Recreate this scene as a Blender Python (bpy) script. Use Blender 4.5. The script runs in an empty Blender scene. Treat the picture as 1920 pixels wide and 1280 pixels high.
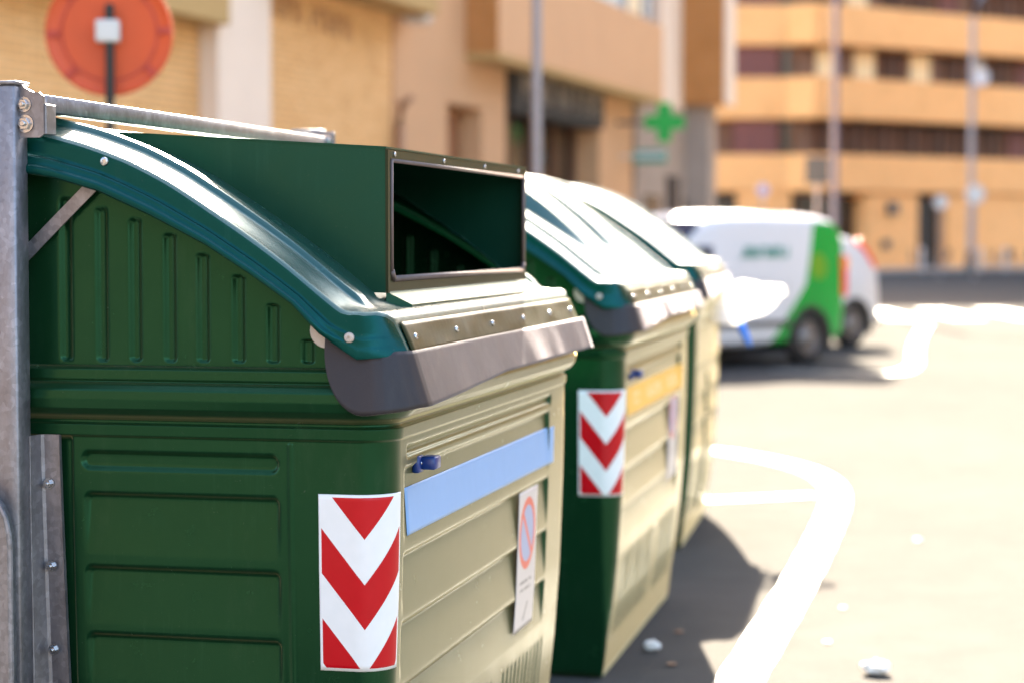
import bpy, math, random
import numpy as np
from mathutils import Vector, Matrix
random.seed(7)
sc = bpy.context.scene
col = sc.collection
R = math.radians
# ------------------------------------------------------------------ helpers
def smooth(e0, e1, x):
    t = np.clip((x-e0)/(e1-e0), 0, 1); return t*t*(3-2*t)
def sdbox(x, y, x0, x1, y0, y1, r):
    cx, cy, hx, hy = (x0+x1)/2, (y0+y1)/2, (x1-x0)/2-r, (y1-y0)/2-r
    qx, qy = np.abs(x-cx)-hx, np.abs(y-cy)-hy
    return np.hypot(np.maximum(qx,0), np.maximum(qy,0)) + np.minimum(np.maximum(qx,qy),0) - r

class MB:
    def __init__(s): s.v=[]; s.f=[]; s.m=[]; s.uv={}
    def add(s, vs, fs, m=0):
        o=len(s.v); s.v += [tuple(map(float,v)) for v in vs]
        for f in fs: s.f.append(tuple(i+o for i in f)); s.m.append(m)
        return s
    def box(s, x0,x1,y0,y1,z0,z1, m=0, bev=0.0, M=None):
        if bev<=0:
            vs=[(x,y,z) for z in (z0,z1) for y in (y0,y1) for x in (x0,x1)]
            fs=[(0,2,3,1),(4,5,7,6),(0,1,5,4),(2,6,7,3),(0,4,6,2),(1,3,7,5)]
        else:
            b=min(bev,(x1-x0)*.45,(y1-y0)*.45,(z1-z0)*.45); vs=[]; idx={}
            for i,(x,sx) in enumerate(((x0,1),(x1,-1))):
                for j,(y,sy) in enumerate(((y0,1),(y1,-1))):
                    for k,(z,sz) in enumerate(((z0,1),(z1,-1))):
                        idx[i,j,k,0]=len(vs); vs.append((x,y+sy*b,z+sz*b))
                        idx[i,j,k,1]=len(vs); vs.append((x+sx*b,y,z+sz*b))
                        idx[i,j,k,2]=len(vs); vs.append((x+sx*b,y+sy*b,z))
            fs=[]
            for i in (0,1): fs.append([idx[i,0,0,0],idx[i,1,0,0],idx[i,1,1,0],idx[i,0,1,0]])
            for j in (0,1): fs.append([idx[0,j,0,1],idx[1,j,0,1],idx[1,j,1,1],idx[0,j,1,1]])
            for k in (0,1): fs.append([idx[0,0,k,2],idx[1,0,k,2],idx[1,1,k,2],idx[0,1,k,2]])
            for k in (0,1):
                for i in (0,1): fs.append([idx[i,0,k,0],idx[i,1,k,0],idx[i,1,k,2],idx[i,0,k,2]])
                for j in (0,1): fs.append([idx[0,j,k,1],idx[1,j,k,1],idx[1,j,k,2],idx[0,j,k,2]])
            for i in (0,1):
                for j in (0,1):
                    fs.append([idx[i,j,0,0],idx[i,j,1,0],idx[i,j,1,1],idx[i,j,0,1]])
                    for k in (0,1): fs.append([idx[i,j,k,0],idx[i,j,k,1],idx[i,j,k,2]])
        if M is not None: vs=[tuple(M@Vector(v)) for v in vs]
        return s.add(vs,fs,m)
    def lathe(s, prof, n=24, M=None, m=0, close=True):
        """prof [(r,z)] round local Z"""
        vs=[];fs=[]
        for r,z in prof:
            for i in range(n):
                a=2*math.pi*i/n; vs.append((r*math.cos(a),r*math.sin(a),z))
        for j in range(len(prof)-1):
            for i in range(n):
                k=(i+1)%n; fs.append((j*n+i,j*n+k,(j+1)*n+k,(j+1)*n+i))
        if close:
            fs.append(tuple(range(n))[::-1]); fs.append(tuple((len(prof)-1)*n+i for i in range(n)))
        if M is not None: vs=[tuple(M@Vector(v)) for v in vs]
        return s.add(vs,fs,m)
    def tube(s, pts, r, n=12, m=0):
        pts=[Vector(p) for p in pts]; rr = r if isinstance(r,(list,tuple)) else [r]*len(pts)
        vs=[];fs=[]; up=Vector((0,0,1)); 
        for i,p in enumerate(pts):
            d=(pts[min(i+1,len(pts)-1)]-pts[max(i-1,0)]).normalized()
            u = Vector((1,0,0)) if abs(d.z)>.95 else up
            a=d.cross(u).normalized(); b=d.cross(a).normalized()
            for k in range(n):
                t=2*math.pi*k/n; vs.append(tuple(p+(a*math.cos(t)+b*math.sin(t))*rr[i]))
        for i in range(len(pts)-1):
            for k in range(n):
                q=(k+1)%n; fs.append((i*n+k,i*n+q,(i+1)*n+q,(i+1)*n+k))
        fs.append(tuple(range(n))[::-1]); fs.append(tuple((len(pts)-1)*n+k for k in range(n)))
        return s.add(vs,fs,m)
    def prism(s, poly, h0, h1, M=None, m=0):
        n=len(poly); vs=[(x,y,h0) for x,y in poly]+[(x,y,h1) for x,y in poly]
        fs=[tuple(range(n))[::-1],tuple(range(n,2*n))]+[(i,(i+1)%n,n+(i+1)%n,n+i) for i in range(n)]
        if M is not None: vs=[tuple(M@Vector(v)) for v in vs]
        return s.add(vs,fs,m)
    def build(s, name, mats, parent=None, smooth_=False, merge=0, angle=None):
        me=bpy.data.meshes.new(name); me.from_pydata(s.v,[],s.f)
        if not isinstance(mats,(list,tuple)): mats=[mats]
        for m in mats: me.materials.append(m)
        if len(mats)>1: me.polygons.foreach_set('material_index', s.m)
        import bmesh
        bm=bmesh.new(); bm.from_mesh(me)
        if merge: bmesh.ops.remove_doubles(bm,verts=bm.verts,dist=merge)
        bmesh.ops.recalc_face_normals(bm,faces=bm.faces)
        if angle is not None:
            for e in bm.edges:
                if len(e.link_faces)==2 and e.calc_face_angle(0)>angle: e.smooth=False
        bm.to_mesh(me); bm.free()
        if smooth_ or angle is not None: me.polygons.foreach_set('use_smooth',[True]*len(me.polygons))
        o=bpy.data.objects.new(name,me); col.objects.link(o)
        if parent is not None: o.parent=parent
        return o
def gridmesh(name, P, mat, parent=None, uv=None, keep=None, smooth_=True):
    """P: array (n,m,3)"""
    n,m=P.shape[:2]; vs=P.reshape(-1,3); idx=np.arange(n*m).reshape(n,m)
    q=np.stack([idx[:-1,:-1],idx[1:,:-1],idx[1:,1:],idx[:-1,1:]],-1).reshape(-1,4)
    if keep is not None: q=q[keep.reshape(-1)]
    me=bpy.data.meshes.new(name); me.from_pydata(vs.tolist(),[],q.tolist())
    me.materials.append(mat)
    if uv is not None:
        l=me.uv_layers.new(name='UVMap'); U=uv.reshape(-1,2)[q.reshape(-1)]
        l.data.foreach_set('uv',U.reshape(-1))
    if smooth_: me.polygons.foreach_set('use_smooth',[True]*len(me.polygons))
    me.update()
    o=bpy.data.objects.new(name,me); col.objects.link(o)
    if parent is not None: o.parent=parent
    return o
def empty(name, loc=(0,0,0), rz=0, label=None, cat=None, group=None):
    o=bpy.data.objects.new(name,None); col.objects.link(o); o.location=loc; o.rotation_euler=(0,0,rz)
    o.empty_display_size=.1
    return tag(o,label,cat,group)
def tag(o,label=None,cat=None,group=None,kind=None):
    if label: o['label']=label
    if cat: o['category']=cat
    if group: o['group']=group
    if kind: o['kind']=kind
    return o
# ------------------------------------------------------------------ materials
def newmat(name):
    m=bpy.data.materials.new(name); m.use_nodes=True
    nt=m.node_tree; b=nt.nodes['Principled BSDF']; return m,nt,b
def math_(nt,op,a,b=None,c=None,clamp=False):
    n=nt.nodes.new('ShaderNodeMath'); n.operation=op; n.use_clamp=clamp
    for i,x in enumerate((a,b,c)):
        if x is None: continue
        if isinstance(x,(int,float)): n.inputs[i].default_value=x
        else: nt.links.new(x,n.inputs[i])
    return n.outputs[0]
def mixc(nt,f,a,b):
    n=nt.nodes.new('ShaderNodeMix'); n.data_type='RGBA'
    if isinstance(f,(int,float)): n.inputs[0].default_value=f
    else: nt.links.new(f,n.inputs[0])
    for i,x in ((6,a),(7,b)):
        if isinstance(x,(tuple,list)): n.inputs[i].default_value=(*x[:3],1)
        else: nt.links.new(x,n.inputs[i])
    return n.outputs[2]
def noise(nt,scale,detail=3,rough=.5,coord='Object',vscale=None):
    tc=nt.nodes.new('ShaderNodeTexCoord'); n=nt.nodes.new('ShaderNodeTexNoise')
    n.inputs['Scale'].default_value=scale; n.inputs['Detail'].default_value=detail; n.inputs['Roughness'].default_value=rough
    out=tc.outputs[coord]
    if vscale:
        mp=nt.nodes.new('ShaderNodeMapping'); mp.inputs['Scale'].default_value=vscale; nt.links.new(out,mp.inputs[0]); out=mp.outputs[0]
    nt.links.new(out,n.inputs['Vector']); return n.outputs['Fac']
def ramp(nt,fac,stops):
    r=nt.nodes.new('ShaderNodeValToRGB'); nt.links.new(fac,r.inputs[0])
    e=r.color_ramp.elements
    e[0].position=stops[0][0]; e[0].color=(*stops[0][1],1); e[1].position=stops[-1][0]; e[1].color=(*stops[-1][1],1)
    for p,c in stops[1:-1]:
        x=e.new(p); x.color=(*c,1)
    return r.outputs[0]
def bump(nt,h,strength,dist,prev=None):
    b=nt.nodes.new('ShaderNodeBump'); b.inputs['Strength'].default_value=strength; b.inputs['Distance'].default_value=dist
    nt.links.new(h,b.inputs['Height'])
    if prev is not None: nt.links.new(prev,b.inputs['Normal'])
    return b.outputs[0]
def simple(name,c,rough=.6,metal=0,var=.12,vs=6,bs=0,bscale=80,spec=.5,coat=0):
    m,nt,b=newmat(name)
    n=noise(nt,vs,4)
    nt.links.new(mixc(nt,n,tuple(x*(1-var) for x in c),tuple(min(1,x*(1+var)) for x in c)),b.inputs['Base Color'])
    b.inputs['Roughness'].default_value=rough; b.inputs['Metallic'].default_value=metal
    b.inputs['Specular IOR Level'].default_value=spec; b.inputs['Coat Weight'].default_value=coat
    if bs: nt.links.new(bump(nt,noise(nt,bscale,3),bs,.004),b.inputs['Normal'])
    return m
def plastic(name,c,r0,r1,grain,wob,stain=0.0,coat=0,tint=None,spec=.42,sheen=0,shtint=(1,.80,.42)):
    m,nt,b=newmat(name)
    n=noise(nt,5,5,.6)
    base=mixc(nt,n,tuple(x*.88 for x in c),tuple(x*1.12 for x in c))
    if stain:   # dust and dried rain marks
        d=noise(nt,9,6,.7,vscale=(1,1,.25))
        mk=math_(nt,'MULTIPLY',math_(nt,'SUBTRACT',d,.56,clamp=True),stain*6,clamp=True)
        base=mixc(nt,mk,base,(.16,.15,.12))
    st=noise(nt,55,4,.7,vscale=(1,1,.05)); sp=noise(nt,7,5,.7)      # faint rain streaks, gathered in patches
    mk=math_(nt,'MULTIPLY',math_(nt,'MULTIPLY',math_(nt,'SUBTRACT',st,.54,clamp=True),5.0,clamp=True),math_(nt,'MULTIPLY',math_(nt,'SUBTRACT',sp,.42,clamp=True),4.0,clamp=True))
    base=mixc(nt,math_(nt,'MULTIPLY',mk,.45),base,tuple(x*1.6+.012 for x in c))
    sc_=noise(nt,130,3,.8); mk2=math_(nt,'MULTIPLY',math_(nt,'SUBTRACT',sc_,.66,clamp=True),9.0,clamp=True)
    base=mixc(nt,math_(nt,'MULTIPLY',mk2,.5),base,(.07,.075,.06))
    nt.links.new(base,b.inputs['Base Color'])
    rr=nt.nodes.new('ShaderNodeMapRange'); nt.links.new(noise(nt,14,5,.65),rr.inputs[0])
    rr.inputs[1].default_value=.3; rr.inputs[2].default_value=.7; rr.inputs[3].default_value=r0; rr.inputs[4].default_value=r1
    nt.links.new(rr.outputs[0],b.inputs['Roughness'])
    b.inputs['Coat Weight'].default_value=coat; b.inputs['Coat Roughness'].default_value=.5; b.inputs['Specular IOR Level'].default_value=spec; b.inputs['Sheen Weight'].default_value=sheen; b.inputs['Sheen Roughness'].default_value=.3; b.inputs['Sheen Tint'].default_value=(*shtint,1)
    if tint: b.inputs['Specular Tint'].default_value=(*tint,1)
    g=bump(nt,noise(nt,420,2),grain,.0012); w=bump(nt,noise(nt,16,3),wob,.01,g)
    nt.links.new(bump(nt,noise(nt,60,2),grain*.1,.001,w),b.inputs['Normal'])
    return m
M={}
M['green']=plastic('green_plastic',(.0024,.0215,.0080),.17,.28,.12,.02,.05,0,(.3,.85,.45),.45,.85)
M['lid']=plastic('lid_green_plastic',(.0015,.036,.027),.20,.29,.25,.03,.03,.6,(.15,.85,1))
M['skirt']=plastic('lid_edge_plastic',(.001,.026,.019),.18,.26,.25,.02,.03,0,(.15,.85,1))
M['hood']=plastic('painted_green_sheet',(.0022,.029,.018),.32,.42,.12,.02,.02,0,(.4,1,.7))
M['frame']=simple('painted_frame',(.020,.026,.010),.42,0,.15,12,spec=.18)
M['strip']=plastic('worn_green_strip',(.016,.020,.006),.3,.45,.1,.05,.3,0,(.45,.45,.28))
M['rubber']=plastic('rubber',(.014,.0115,.015),.48,.6,.2,.05,.05,0,None,.42,.30,(.95,.9,1))
M['rubber_rim']=simple('rubber_edging',(.11,.08,.075),.45,0,.3,20)
M['inside']=simple('inside_green',(.010,.03,.018),.6)
M['white_nylon']=simple('cream_nylon',(.42,.37,.33),.4)
M['black']=simple('black_rubber_and_slot_shade',(.012,.012,.012),.6)
M['dark']=simple('dark_void',(.02,.017,.015),.5)
def galv():
    m,nt,b=newmat('galvanised_steel')
    tc=nt.nodes.new('ShaderNodeTexCoord')
    v=nt.nodes.new('ShaderNodeTexVoronoi'); v.inputs['Scale'].default_value=90; nt.links.new(tc.outputs['Object'],v.inputs['Vector'])
    bw=nt.nodes.new('ShaderNodeRGBToBW'); nt.links.new(v.outputs['Color'],bw.inputs[0])
    n=noise(nt,22,5,.7,vscale=(1,1,.35))
    f=math_(nt,'ADD',math_(nt,'MULTIPLY',bw.outputs[0],.3),math_(nt,'MULTIPLY',n,.9))
    nt.links.new(ramp(nt,f,[(.3,(.15,.145,.16)),(.62,(.22,.215,.235)),(.85,(.31,.305,.33))]),b.inputs['Base Color'])
    b.inputs['Metallic'].default_value=.75
    rr=nt.nodes.new('ShaderNodeMapRange'); nt.links.new(f,rr.inputs[0]); rr.inputs[3].default_value=.30; rr.inputs[4].default_value=.55
    nt.links.new(rr.outputs[0],b.inputs['Roughness'])
    nt.links.new(bump(nt,noise(nt,35,5,.7),.25,.004),b.inputs['Normal'])
    return m
M['galv']=galv()
M['zinc']=simple('zinc_bolt',(.45,.46,.48),.25,1,.2,60)
def chevmat():
    m,nt,b=newmat('chevron_film')
    uv=nt.nodes.new('ShaderNodeUVMap'); s=nt.nodes.new('ShaderNodeSeparateXYZ'); nt.links.new(uv.outputs[0],s.inputs[0])
    u,v=s.outputs[0],s.outputs[1]                    # v down from the top
    t=math_(nt,'SUBTRACT',v,math_(nt,'MULTIPLY',.336,math_(nt,'SUBTRACT',1.0,math_(nt,'ABSOLUTE',math_(nt,'SUBTRACT',math_(nt,'MULTIPLY',u,2.0),1.0)))))
    q=math_(nt,'FRACT',math_(nt,'ADD',math_(nt,'DIVIDE',math_(nt,'SUBTRACT',t,.172),.512),2.0))
    red=math_(nt,'LESS_THAN',q,.5)
    ins=math_(nt,'MULTIPLY',math_(nt,'LESS_THAN',math_(nt,'ABSOLUTE',math_(nt,'SUBTRACT',u,.5)),.472),math_(nt,'LESS_THAN',math_(nt,'ABSOLUTE',math_(nt,'SUBTRACT',v,.5)),.484))
    f=math_(nt,'MULTIPLY',red,ins)
    n=noise(nt,30,4)
    w=mixc(nt,n,(.64,.67,.68),(.72,.74,.76)); r=mixc(nt,n,(.40,.001,.006),(.47,.003,.010)); b.inputs['Specular IOR Level'].default_value=.25
    nt.links.new(mixc(nt,f,w,r),b.inputs['Base Color']); b.inputs['Roughness'].default_value=.32
    return m
M['chev']=chevmat()
def nopark():
    m,nt,b=newmat('no_parking_film')
    uv=nt.nodes.new('ShaderNodeUVMap'); s=nt.nodes.new('ShaderNodeSeparateXYZ'); nt.links.new(uv.outputs[0],s.inputs[0])
    x=math_(nt,'SUBTRACT',s.outputs[0],.11); y=math_(nt,'SUBTRACT',s.outputs[1],.25)      # metres, origin bottom left
    r=math_(nt,'SQRT',math_(nt,'ADD',math_(nt,'MULTIPLY',x,x),math_(nt,'MULTIPLY',y,y)))
    disc=math_(nt,'LESS_THAN',r,.095); inner=math_(nt,'LESS_THAN',r,.074)
    diag=math_(nt,'LESS_THAN',math_(nt,'ABSOLUTE',math_(nt,'ADD',x,y)),.012)
    c=mixc(nt,inner,(.55,.07,.04),(.22,.28,.45)); c=mixc(nt,math_(nt,'MULTIPLY',inner,diag),c,(.55,.07,.04))
    base=mixc(nt,disc,(.46,.43,.42),c)
    # small grey printed lines and an arrow under the disc
    ny=s.outputs[1]; nx=s.outputs[0]
    row=math_(nt,'LESS_THAN',math_(nt,'FRACT',math_(nt,'DIVIDE',ny,.02)),.4)
    zone=math_(nt,'MULTIPLY',math_(nt,'LESS_THAN',ny,.135),math_(nt,'GREATER_THAN',ny,.09))
    zx=math_(nt,'LESS_THAN',math_(nt,'ABSOLUTE',x),.07)
    brk=math_(nt,'GREATER_THAN',noise(nt,70,1),.44)
    t=math_(nt,'MULTIPLY',math_(nt,'MULTIPLY',row,zone),math_(nt,'MULTIPLY',zx,brk))
    arr=math_(nt,'MULTIPLY',math_(nt,'LESS_THAN',math_(nt,'ABSOLUTE',math_(nt,'SUBTRACT',math_(nt,'SUBTRACT',nx,.08),ny)),.008),math_(nt,'MULTIPLY',math_(nt,'LESS_THAN',ny,.065),math_(nt,'GREATER_THAN',ny,.02)))
    nt.links.new(mixc(nt,math_(nt,'MAXIMUM',t,arr),base,(.14,.13,.13)),b.inputs['Base Color']); b.inputs['Roughness'].default_value=.4
    return m
M['nopark']=nopark()
def tapemat(name,c,c2=None):
    m,nt,b=newmat(name)
    n=noise(nt,12,5,.7)
    base=mixc(nt,n,tuple(x*.93 for x in c),tuple(min(1,x*1.06) for x in c))
    if c2:    # pale printed blocks of lettering, too worn and soft to read
        uv=nt.nodes.new('ShaderNodeUVMap'); s=nt.nodes.new('ShaderNodeSeparateXYZ'); nt.links.new(uv.outputs[0],s.inputs[0])
        u,v=s.outputs[0],s.outputs[1]
        rows=math_(nt,'LESS_THAN',math_(nt,'ABSOLUTE',math_(nt,'SUBTRACT',v,.5)),.24)
        let=math_(nt,'LESS_THAN',math_(nt,'FRACT',math_(nt,'MULTIPLY',u,19.0)),.62)
        words=math_(nt,'GREATER_THAN',math_(nt,'SINE',math_(nt,'MULTIPLY',u,17.0)),-.55)
        hole=math_(nt,'GREATER_THAN',noise(nt,50,1),.45)
        ends=math_(nt,'MULTIPLY',math_(nt,'GREATER_THAN',u,.12),math_(nt,'LESS_THAN',u,.9))
        f=math_(nt,'MULTIPLY',math_(nt,'MULTIPLY',rows,let),math_(nt,'MULTIPLY',math_(nt,'MULTIPLY',words,hole),ends))
        base=mixc(nt,f,base,c2)
    nt.links.new(base,b.inputs['Base Color']); b.inputs['Roughness'].default_value=.45
    nt.links.new(bump(nt,noise(nt,25,3),.15,.004),b.inputs['Normal'])
    return m
M['bluetape']=tapemat('blue_tape',(.17,.33,.60)); M['yellowtape']=tapemat('yellow_tape',(.72,.42,.06),(.72,.60,.34))
M['bluelock']=simple('blue_plastic',(.006,.03,.16),.35)
# ground and buildings
def asphalt():
    m,nt,b=newmat('asphalt')
    f=noise(nt,160,4,.75); g=noise(nt,.35,5,.6); h=noise(nt,3.5,5,.7)
    a=mixc(nt,f,(.0390,.0378,.0366),(.084,.0812,.0782))
    k=mixc(nt,g,(.92,.91,.90),(1.22,1.21,1.20)); k2=mixc(nt,math_(nt,'ADD',math_(nt,'MULTIPLY',h,.5),math_(nt,'MULTIPLY',noise(nt,38,4,.8),.5)),(.68,.68,.68),(1.42,1.42,1.42))
    def mul(x,y):
        n=nt.nodes.new('ShaderNodeMix'); n.data_type='RGBA'; n.blend_type='MULTIPLY'; n.inputs[0].default_value=1
        nt.links.new(x,n.inputs[6]); nt.links.new(y,n.inputs[7]); return n.outputs[2]
    nt.links.new(mul(mul(a,k),k2),b.inputs['Base Color']); b.inputs['Roughness'].default_value=.85; b.inputs['Specular IOR Level'].default_value=0.0
    nt.links.new(bump(nt,f,.5,.006),b.inputs['Normal']); return m
M['asphalt']=asphalt()
def paint():
    m,nt,b=newmat('road_paint'); f=noise(nt,90,5,.8); g=noise(nt,6,4,.6)
    s=math_(nt,'ADD',math_(nt,'MULTIPLY',f,.6),math_(nt,'MULTIPLY',g,.4))
    nt.links.new(ramp(nt,s,[(.34,(.09,.088,.082)),(.46,(.19,.187,.18)),(.7,(.25,.246,.24))]),b.inputs['Base Color'])
    b.inputs['Roughness'].default_value=.5; return m
M['paint']=paint()
M['pave']=simple('concrete_paving',(.34,.31,.28),.8,0,.2,3,.3,40)
M['kerb']=simple('kerb_stone',(.38,.36,.33),.8,0,.2,8,.3,40)
def brick(name,c1,c2,mo,stain=False):
    m,nt,b=newmat(name); tc=nt.nodes.new('ShaderNodeTexCoord'); mp=nt.nodes.new('ShaderNodeMapping')
    s=nt.nodes.new('ShaderNodeSeparateXYZ'); cmb=nt.nodes.new('ShaderNodeCombineXYZ')
    nt.links.new(tc.outputs['Object'],s.inputs[0]); nt.links.new(math_(nt,'ADD',s.outputs[0],s.outputs[1]),cmb.inputs[0]); nt.links.new(s.outputs[2],cmb.inputs[1])
    t=nt.nodes.new('ShaderNodeTexBrick'); nt.links.new(cmb.outputs[0],t.inputs['Vector'])
    t.inputs['Scale'].default_value=1; t.inputs['Brick Width'].default_value=.25; t.inputs['Row Height'].default_value=.07; t.inputs['Mortar Size'].default_value=.008
    t.inputs['Color1'].default_value=(*c1,1); t.inputs['Color2'].default_value=(*c2,1); t.inputs['Mortar'].default_value=(*mo,1)
    c=t.outputs['Color']; n=noise(nt,1.2,5,.65)
    c=mixc(nt,math_(nt,'MULTIPLY',math_(nt,'SUBTRACT',n,.5,clamp=True),2.2,clamp=True),c,tuple(x*.7 for x in c1))
    nt.links.new(c,b.inputs['Base Color']); b.inputs['Roughness'].default_value=.85
    nt.links.new(bump(nt,t.outputs['Fac'],-.4,.01),b.inputs['Normal']); return m
M['brick']=brick('tan_brick',(.72,.39,.14),(.82,.48,.20),(.45,.26,.12))
M['orange']=brick('orange_brick',(.82,.40,.135),(.86,.445,.16),(.70,.40,.19))
M['brownwall']=brick('brown_brick',(.42,.16,.03),(.46,.18,.04),(.34,.2,.1))
M['stucco']=simple('pink_stucco',(.56,.32,.165),.85,0,.08,1.5,.3,60)
M['pillar']=simple('pale_stucco',(.74,.60,.48),.8,0,.06,2,.2,60)
M['soffit']=simple('ochre_soffit',(.42,.27,.10),.85)
M['olivew']=simple('mauve_stone',(.30,.24,.20),.7,0,.2,2)
M['downpipe']=simple('brown_downpipe',(.30,.14,.06),.5)
M['brown_door']=simple('brown_wood_door',(.26,.11,.05),.5)
M['grey']=simple('grey_sign_board',(.03,.026,.022),.9)
M['letters']=simple('pale_letters',(.22,.18,.15),.5)
M['glass']=simple('dark_window_glass',(.035,.022,.016),.12,0,.5,1.5)
M['curtain']=simple('pale_curtain',(.88,.70,.42),.8)
M['frame_brown']=simple('brown_window_frame',(.16,.07,.035),.5)
M['shutter']=simple('maroon_shutter',(.15,.045,.035),.6)
M['white']=simple('white_painted_metal',(.55,.54,.54),.4)
M['lilac']=simple('pale_blue_railing_cloth',(.60,.66,.66),.7,0,.2,4)
M['pole']=simple('grey_lamp_pole',(.30,.28,.30),.45,.3)
M['darkgrey']=simple('dark_grey_metal',(.05,.055,.06),.5)
M['signred']=simple('red_painted_back',(.56,.065,.008),.5,0,.15,5)
M['signred2']=simple('darker_red_rib',(.42,.04,.022),.5)
M['cross']=simple('pharmacy_green',(.0,.34,.04),.5)
M['teal']=simple('teal_sign_box',(.03,.26,.20),.5)
M['blue_sign']=simple('blue_road_sign',(.10,.16,.50),.4)
M['tyre']=simple('tyre_rubber',(.018,.016,.015),.8)
M['rim']=simple('steel_rim',(.2,.18,.17),.35,.5,.2,12)
M['carwhite']=simple('white_car_paint',(.56,.56,.58),.22,0,.03,2,coat=.5)
M['carglass']=simple('car_glass',(.012,.025,.06),.08)
M['carblack']=simple('black_car_plastic',(.03,.028,.028),.55)
M['red_light']=simple('red_tail_light',(.80,.03,.02),.25)
M['orange_light']=simple('orange_lamp_lens',(.9,.30,.04),.25)
M['bag']=simple('white_plastic_bag',(.82,.80,.80),.35,0,.04,8,.5,22)
def bagmat():
    m,nt,b=newmat('thin_white_film'); b.inputs['Base Color'].default_value=(.8,.78,.77,1); b.inputs['Roughness'].default_value=.3
    nt.links.new(bump(nt,noise(nt,26,5,.65),.6,.02),b.inputs['Normal'])
    tr=nt.nodes.new('ShaderNodeBsdfTransparent'); tl=nt.nodes.new('ShaderNodeBsdfTranslucent'); tl.inputs[0].default_value=(.85,.83,.8,1)
    m1=nt.nodes.new('ShaderNodeMixShader'); m1.inputs[0].default_value=.45; nt.links.new(b.outputs[0],m1.inputs[1]); nt.links.new(tl.outputs[0],m1.inputs[2])
    m2=nt.nodes.new('ShaderNodeMixShader'); m2.inputs[0].default_value=.70; nt.links.new(m1.outputs[0],m2.inputs[1]); nt.links.new(tr.outputs[0],m2.inputs[2])
    nt.links.new(m2.outputs[0],nt.nodes['Material Output'].inputs[0]); return m
M['bag']=bagmat()
M['bluetie']=simple('blue_bag_tie',(.03,.22,.85),.4)
M['paper']=simple('crumpled_paper',(.75,.73,.70),.7,0,.1,20,.6,40)
M['leaf']=simple('dry_leaf',(.15,.06,.02),.7)
def vanmat():
    m,nt,b=newmat('van_livery'); tc=nt.nodes.new('ShaderNodeTexCoord'); s=nt.nodes.new('ShaderNodeSeparateXYZ'); nt.links.new(tc.outputs['Object'],s.inputs[0])
    x,z=s.outputs[0],s.outputs[2]                    # x from the tail forward
    edge=math_(nt,'ADD',.62,math_(nt,'ADD',math_(nt,'MULTIPLY',math_(nt,'SUBTRACT',1.62,z),.30),math_(nt,'MULTIPLY',math_(nt,'MAXIMUM',math_(nt,'SUBTRACT',.95,z),0.0),.62)))
    g=math_(nt,'LESS_THAN',x,edge); top=math_(nt,'LESS_THAN',z,1.70); g=math_(nt,'MULTIPLY',g,top)
    n=noise(nt,2,3); gr=mixc(nt,n,(.0,.25,.03),(.0,.33,.05))
    dx=math_(nt,'SUBTRACT',x,.56); dz=math_(nt,'SUBTRACT',z,1.17)
    rr=math_(nt,'SQRT',math_(nt,'ADD',math_(nt,'MULTIPLY',dx,dx),math_(nt,'MULTIPLY',dz,dz)))
    gr=mixc(nt,math_(nt,'LESS_THAN',rr,.16),gr,(.12,.28,.02))
    nt.links.new(mixc(nt,g,(.62,.61,.62),gr),b.inputs['Base Color']); b.inputs['Roughness'].default_value=.25; b.inputs['Specular IOR Level'].default_value=.3
    return m
M['van']=vanmat()

# ------------------------------------------------------------------ camera
FPX,HC=3900.,1.52; PITCH=math.atan(195/FPX)
cam=bpy.data.cameras.new('camera'); co=bpy.data.objects.new('camera',cam); col.objects.link(co)
co.location=(0,0,HC); co.rotation_euler=(math.pi/2-PITCH,0,0); cam.sensor_width=36; cam.lens=FPX/1920*36
cam.clip_end=600; cam.clip_start=.1; cam.dof.use_dof=True; cam.dof.focus_distance=4.38; cam.dof.aperture_fstop=2.2
sc.camera=co
def at(u,y,z):           # world point seen at photo pixel (u, y) at distance z
    dx=(u-960)/FPX; dv=-(y-640)/FPX; cp,sp=math.cos(PITCH),math.sin(PITCH)
    r=Vector((dx,cp+dv*sp,-sp+dv*cp)); t=z/r.y
    return Vector((0,0,HC))+r*t
# ------------------------------------------------------------------ light
SAZ,SEL=R(0.9),R(32.5)
w=bpy.data.worlds.new('World'); sc.world=w; w.use_nodes=True
nt=w.node_tree; bg=nt.nodes['Background']; sky=nt.nodes.new('ShaderNodeTexSky'); sky.sky_type='NISHITA'; sky.sun_disc=False
sky.sun_elevation=SEL; sky.sun_rotation=SAZ; sky.air_density=1.0; sky.dust_density=3.2; sky.ozone_density=1.0
mt=nt.nodes.new('ShaderNodeMix'); mt.data_type='RGBA'; mt.blend_type='MULTIPLY'; mt.inputs[0].default_value=1; mt.inputs[7].default_value=(1.0,.96,.90,1); nt.links.new(sky.outputs[0],mt.inputs[6]); nt.links.new(mt.outputs[2],bg.inputs[0]); bg.inputs[1].default_value=.06
sd=bpy.data.lights.new('sun','SUN'); sd.energy=5.0; sd.angle=R(.5); sd.color=(1,.88,.70)
so=bpy.data.objects.new('sun',sd); col.objects.link(so)
sv=Vector((math.sin(SAZ)*math.cos(SEL),math.cos(SAZ)*math.cos(SEL),math.sin(SEL)))
so.rotation_euler=sv.to_track_quat('Z','Y').to_euler(); so.location=(0,0,30)
sc.view_settings.view_transform='Standard'; sc.view_settings.look='None'; sc.view_settings.gamma=1; sc.view_settings.exposure=4.12

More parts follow.
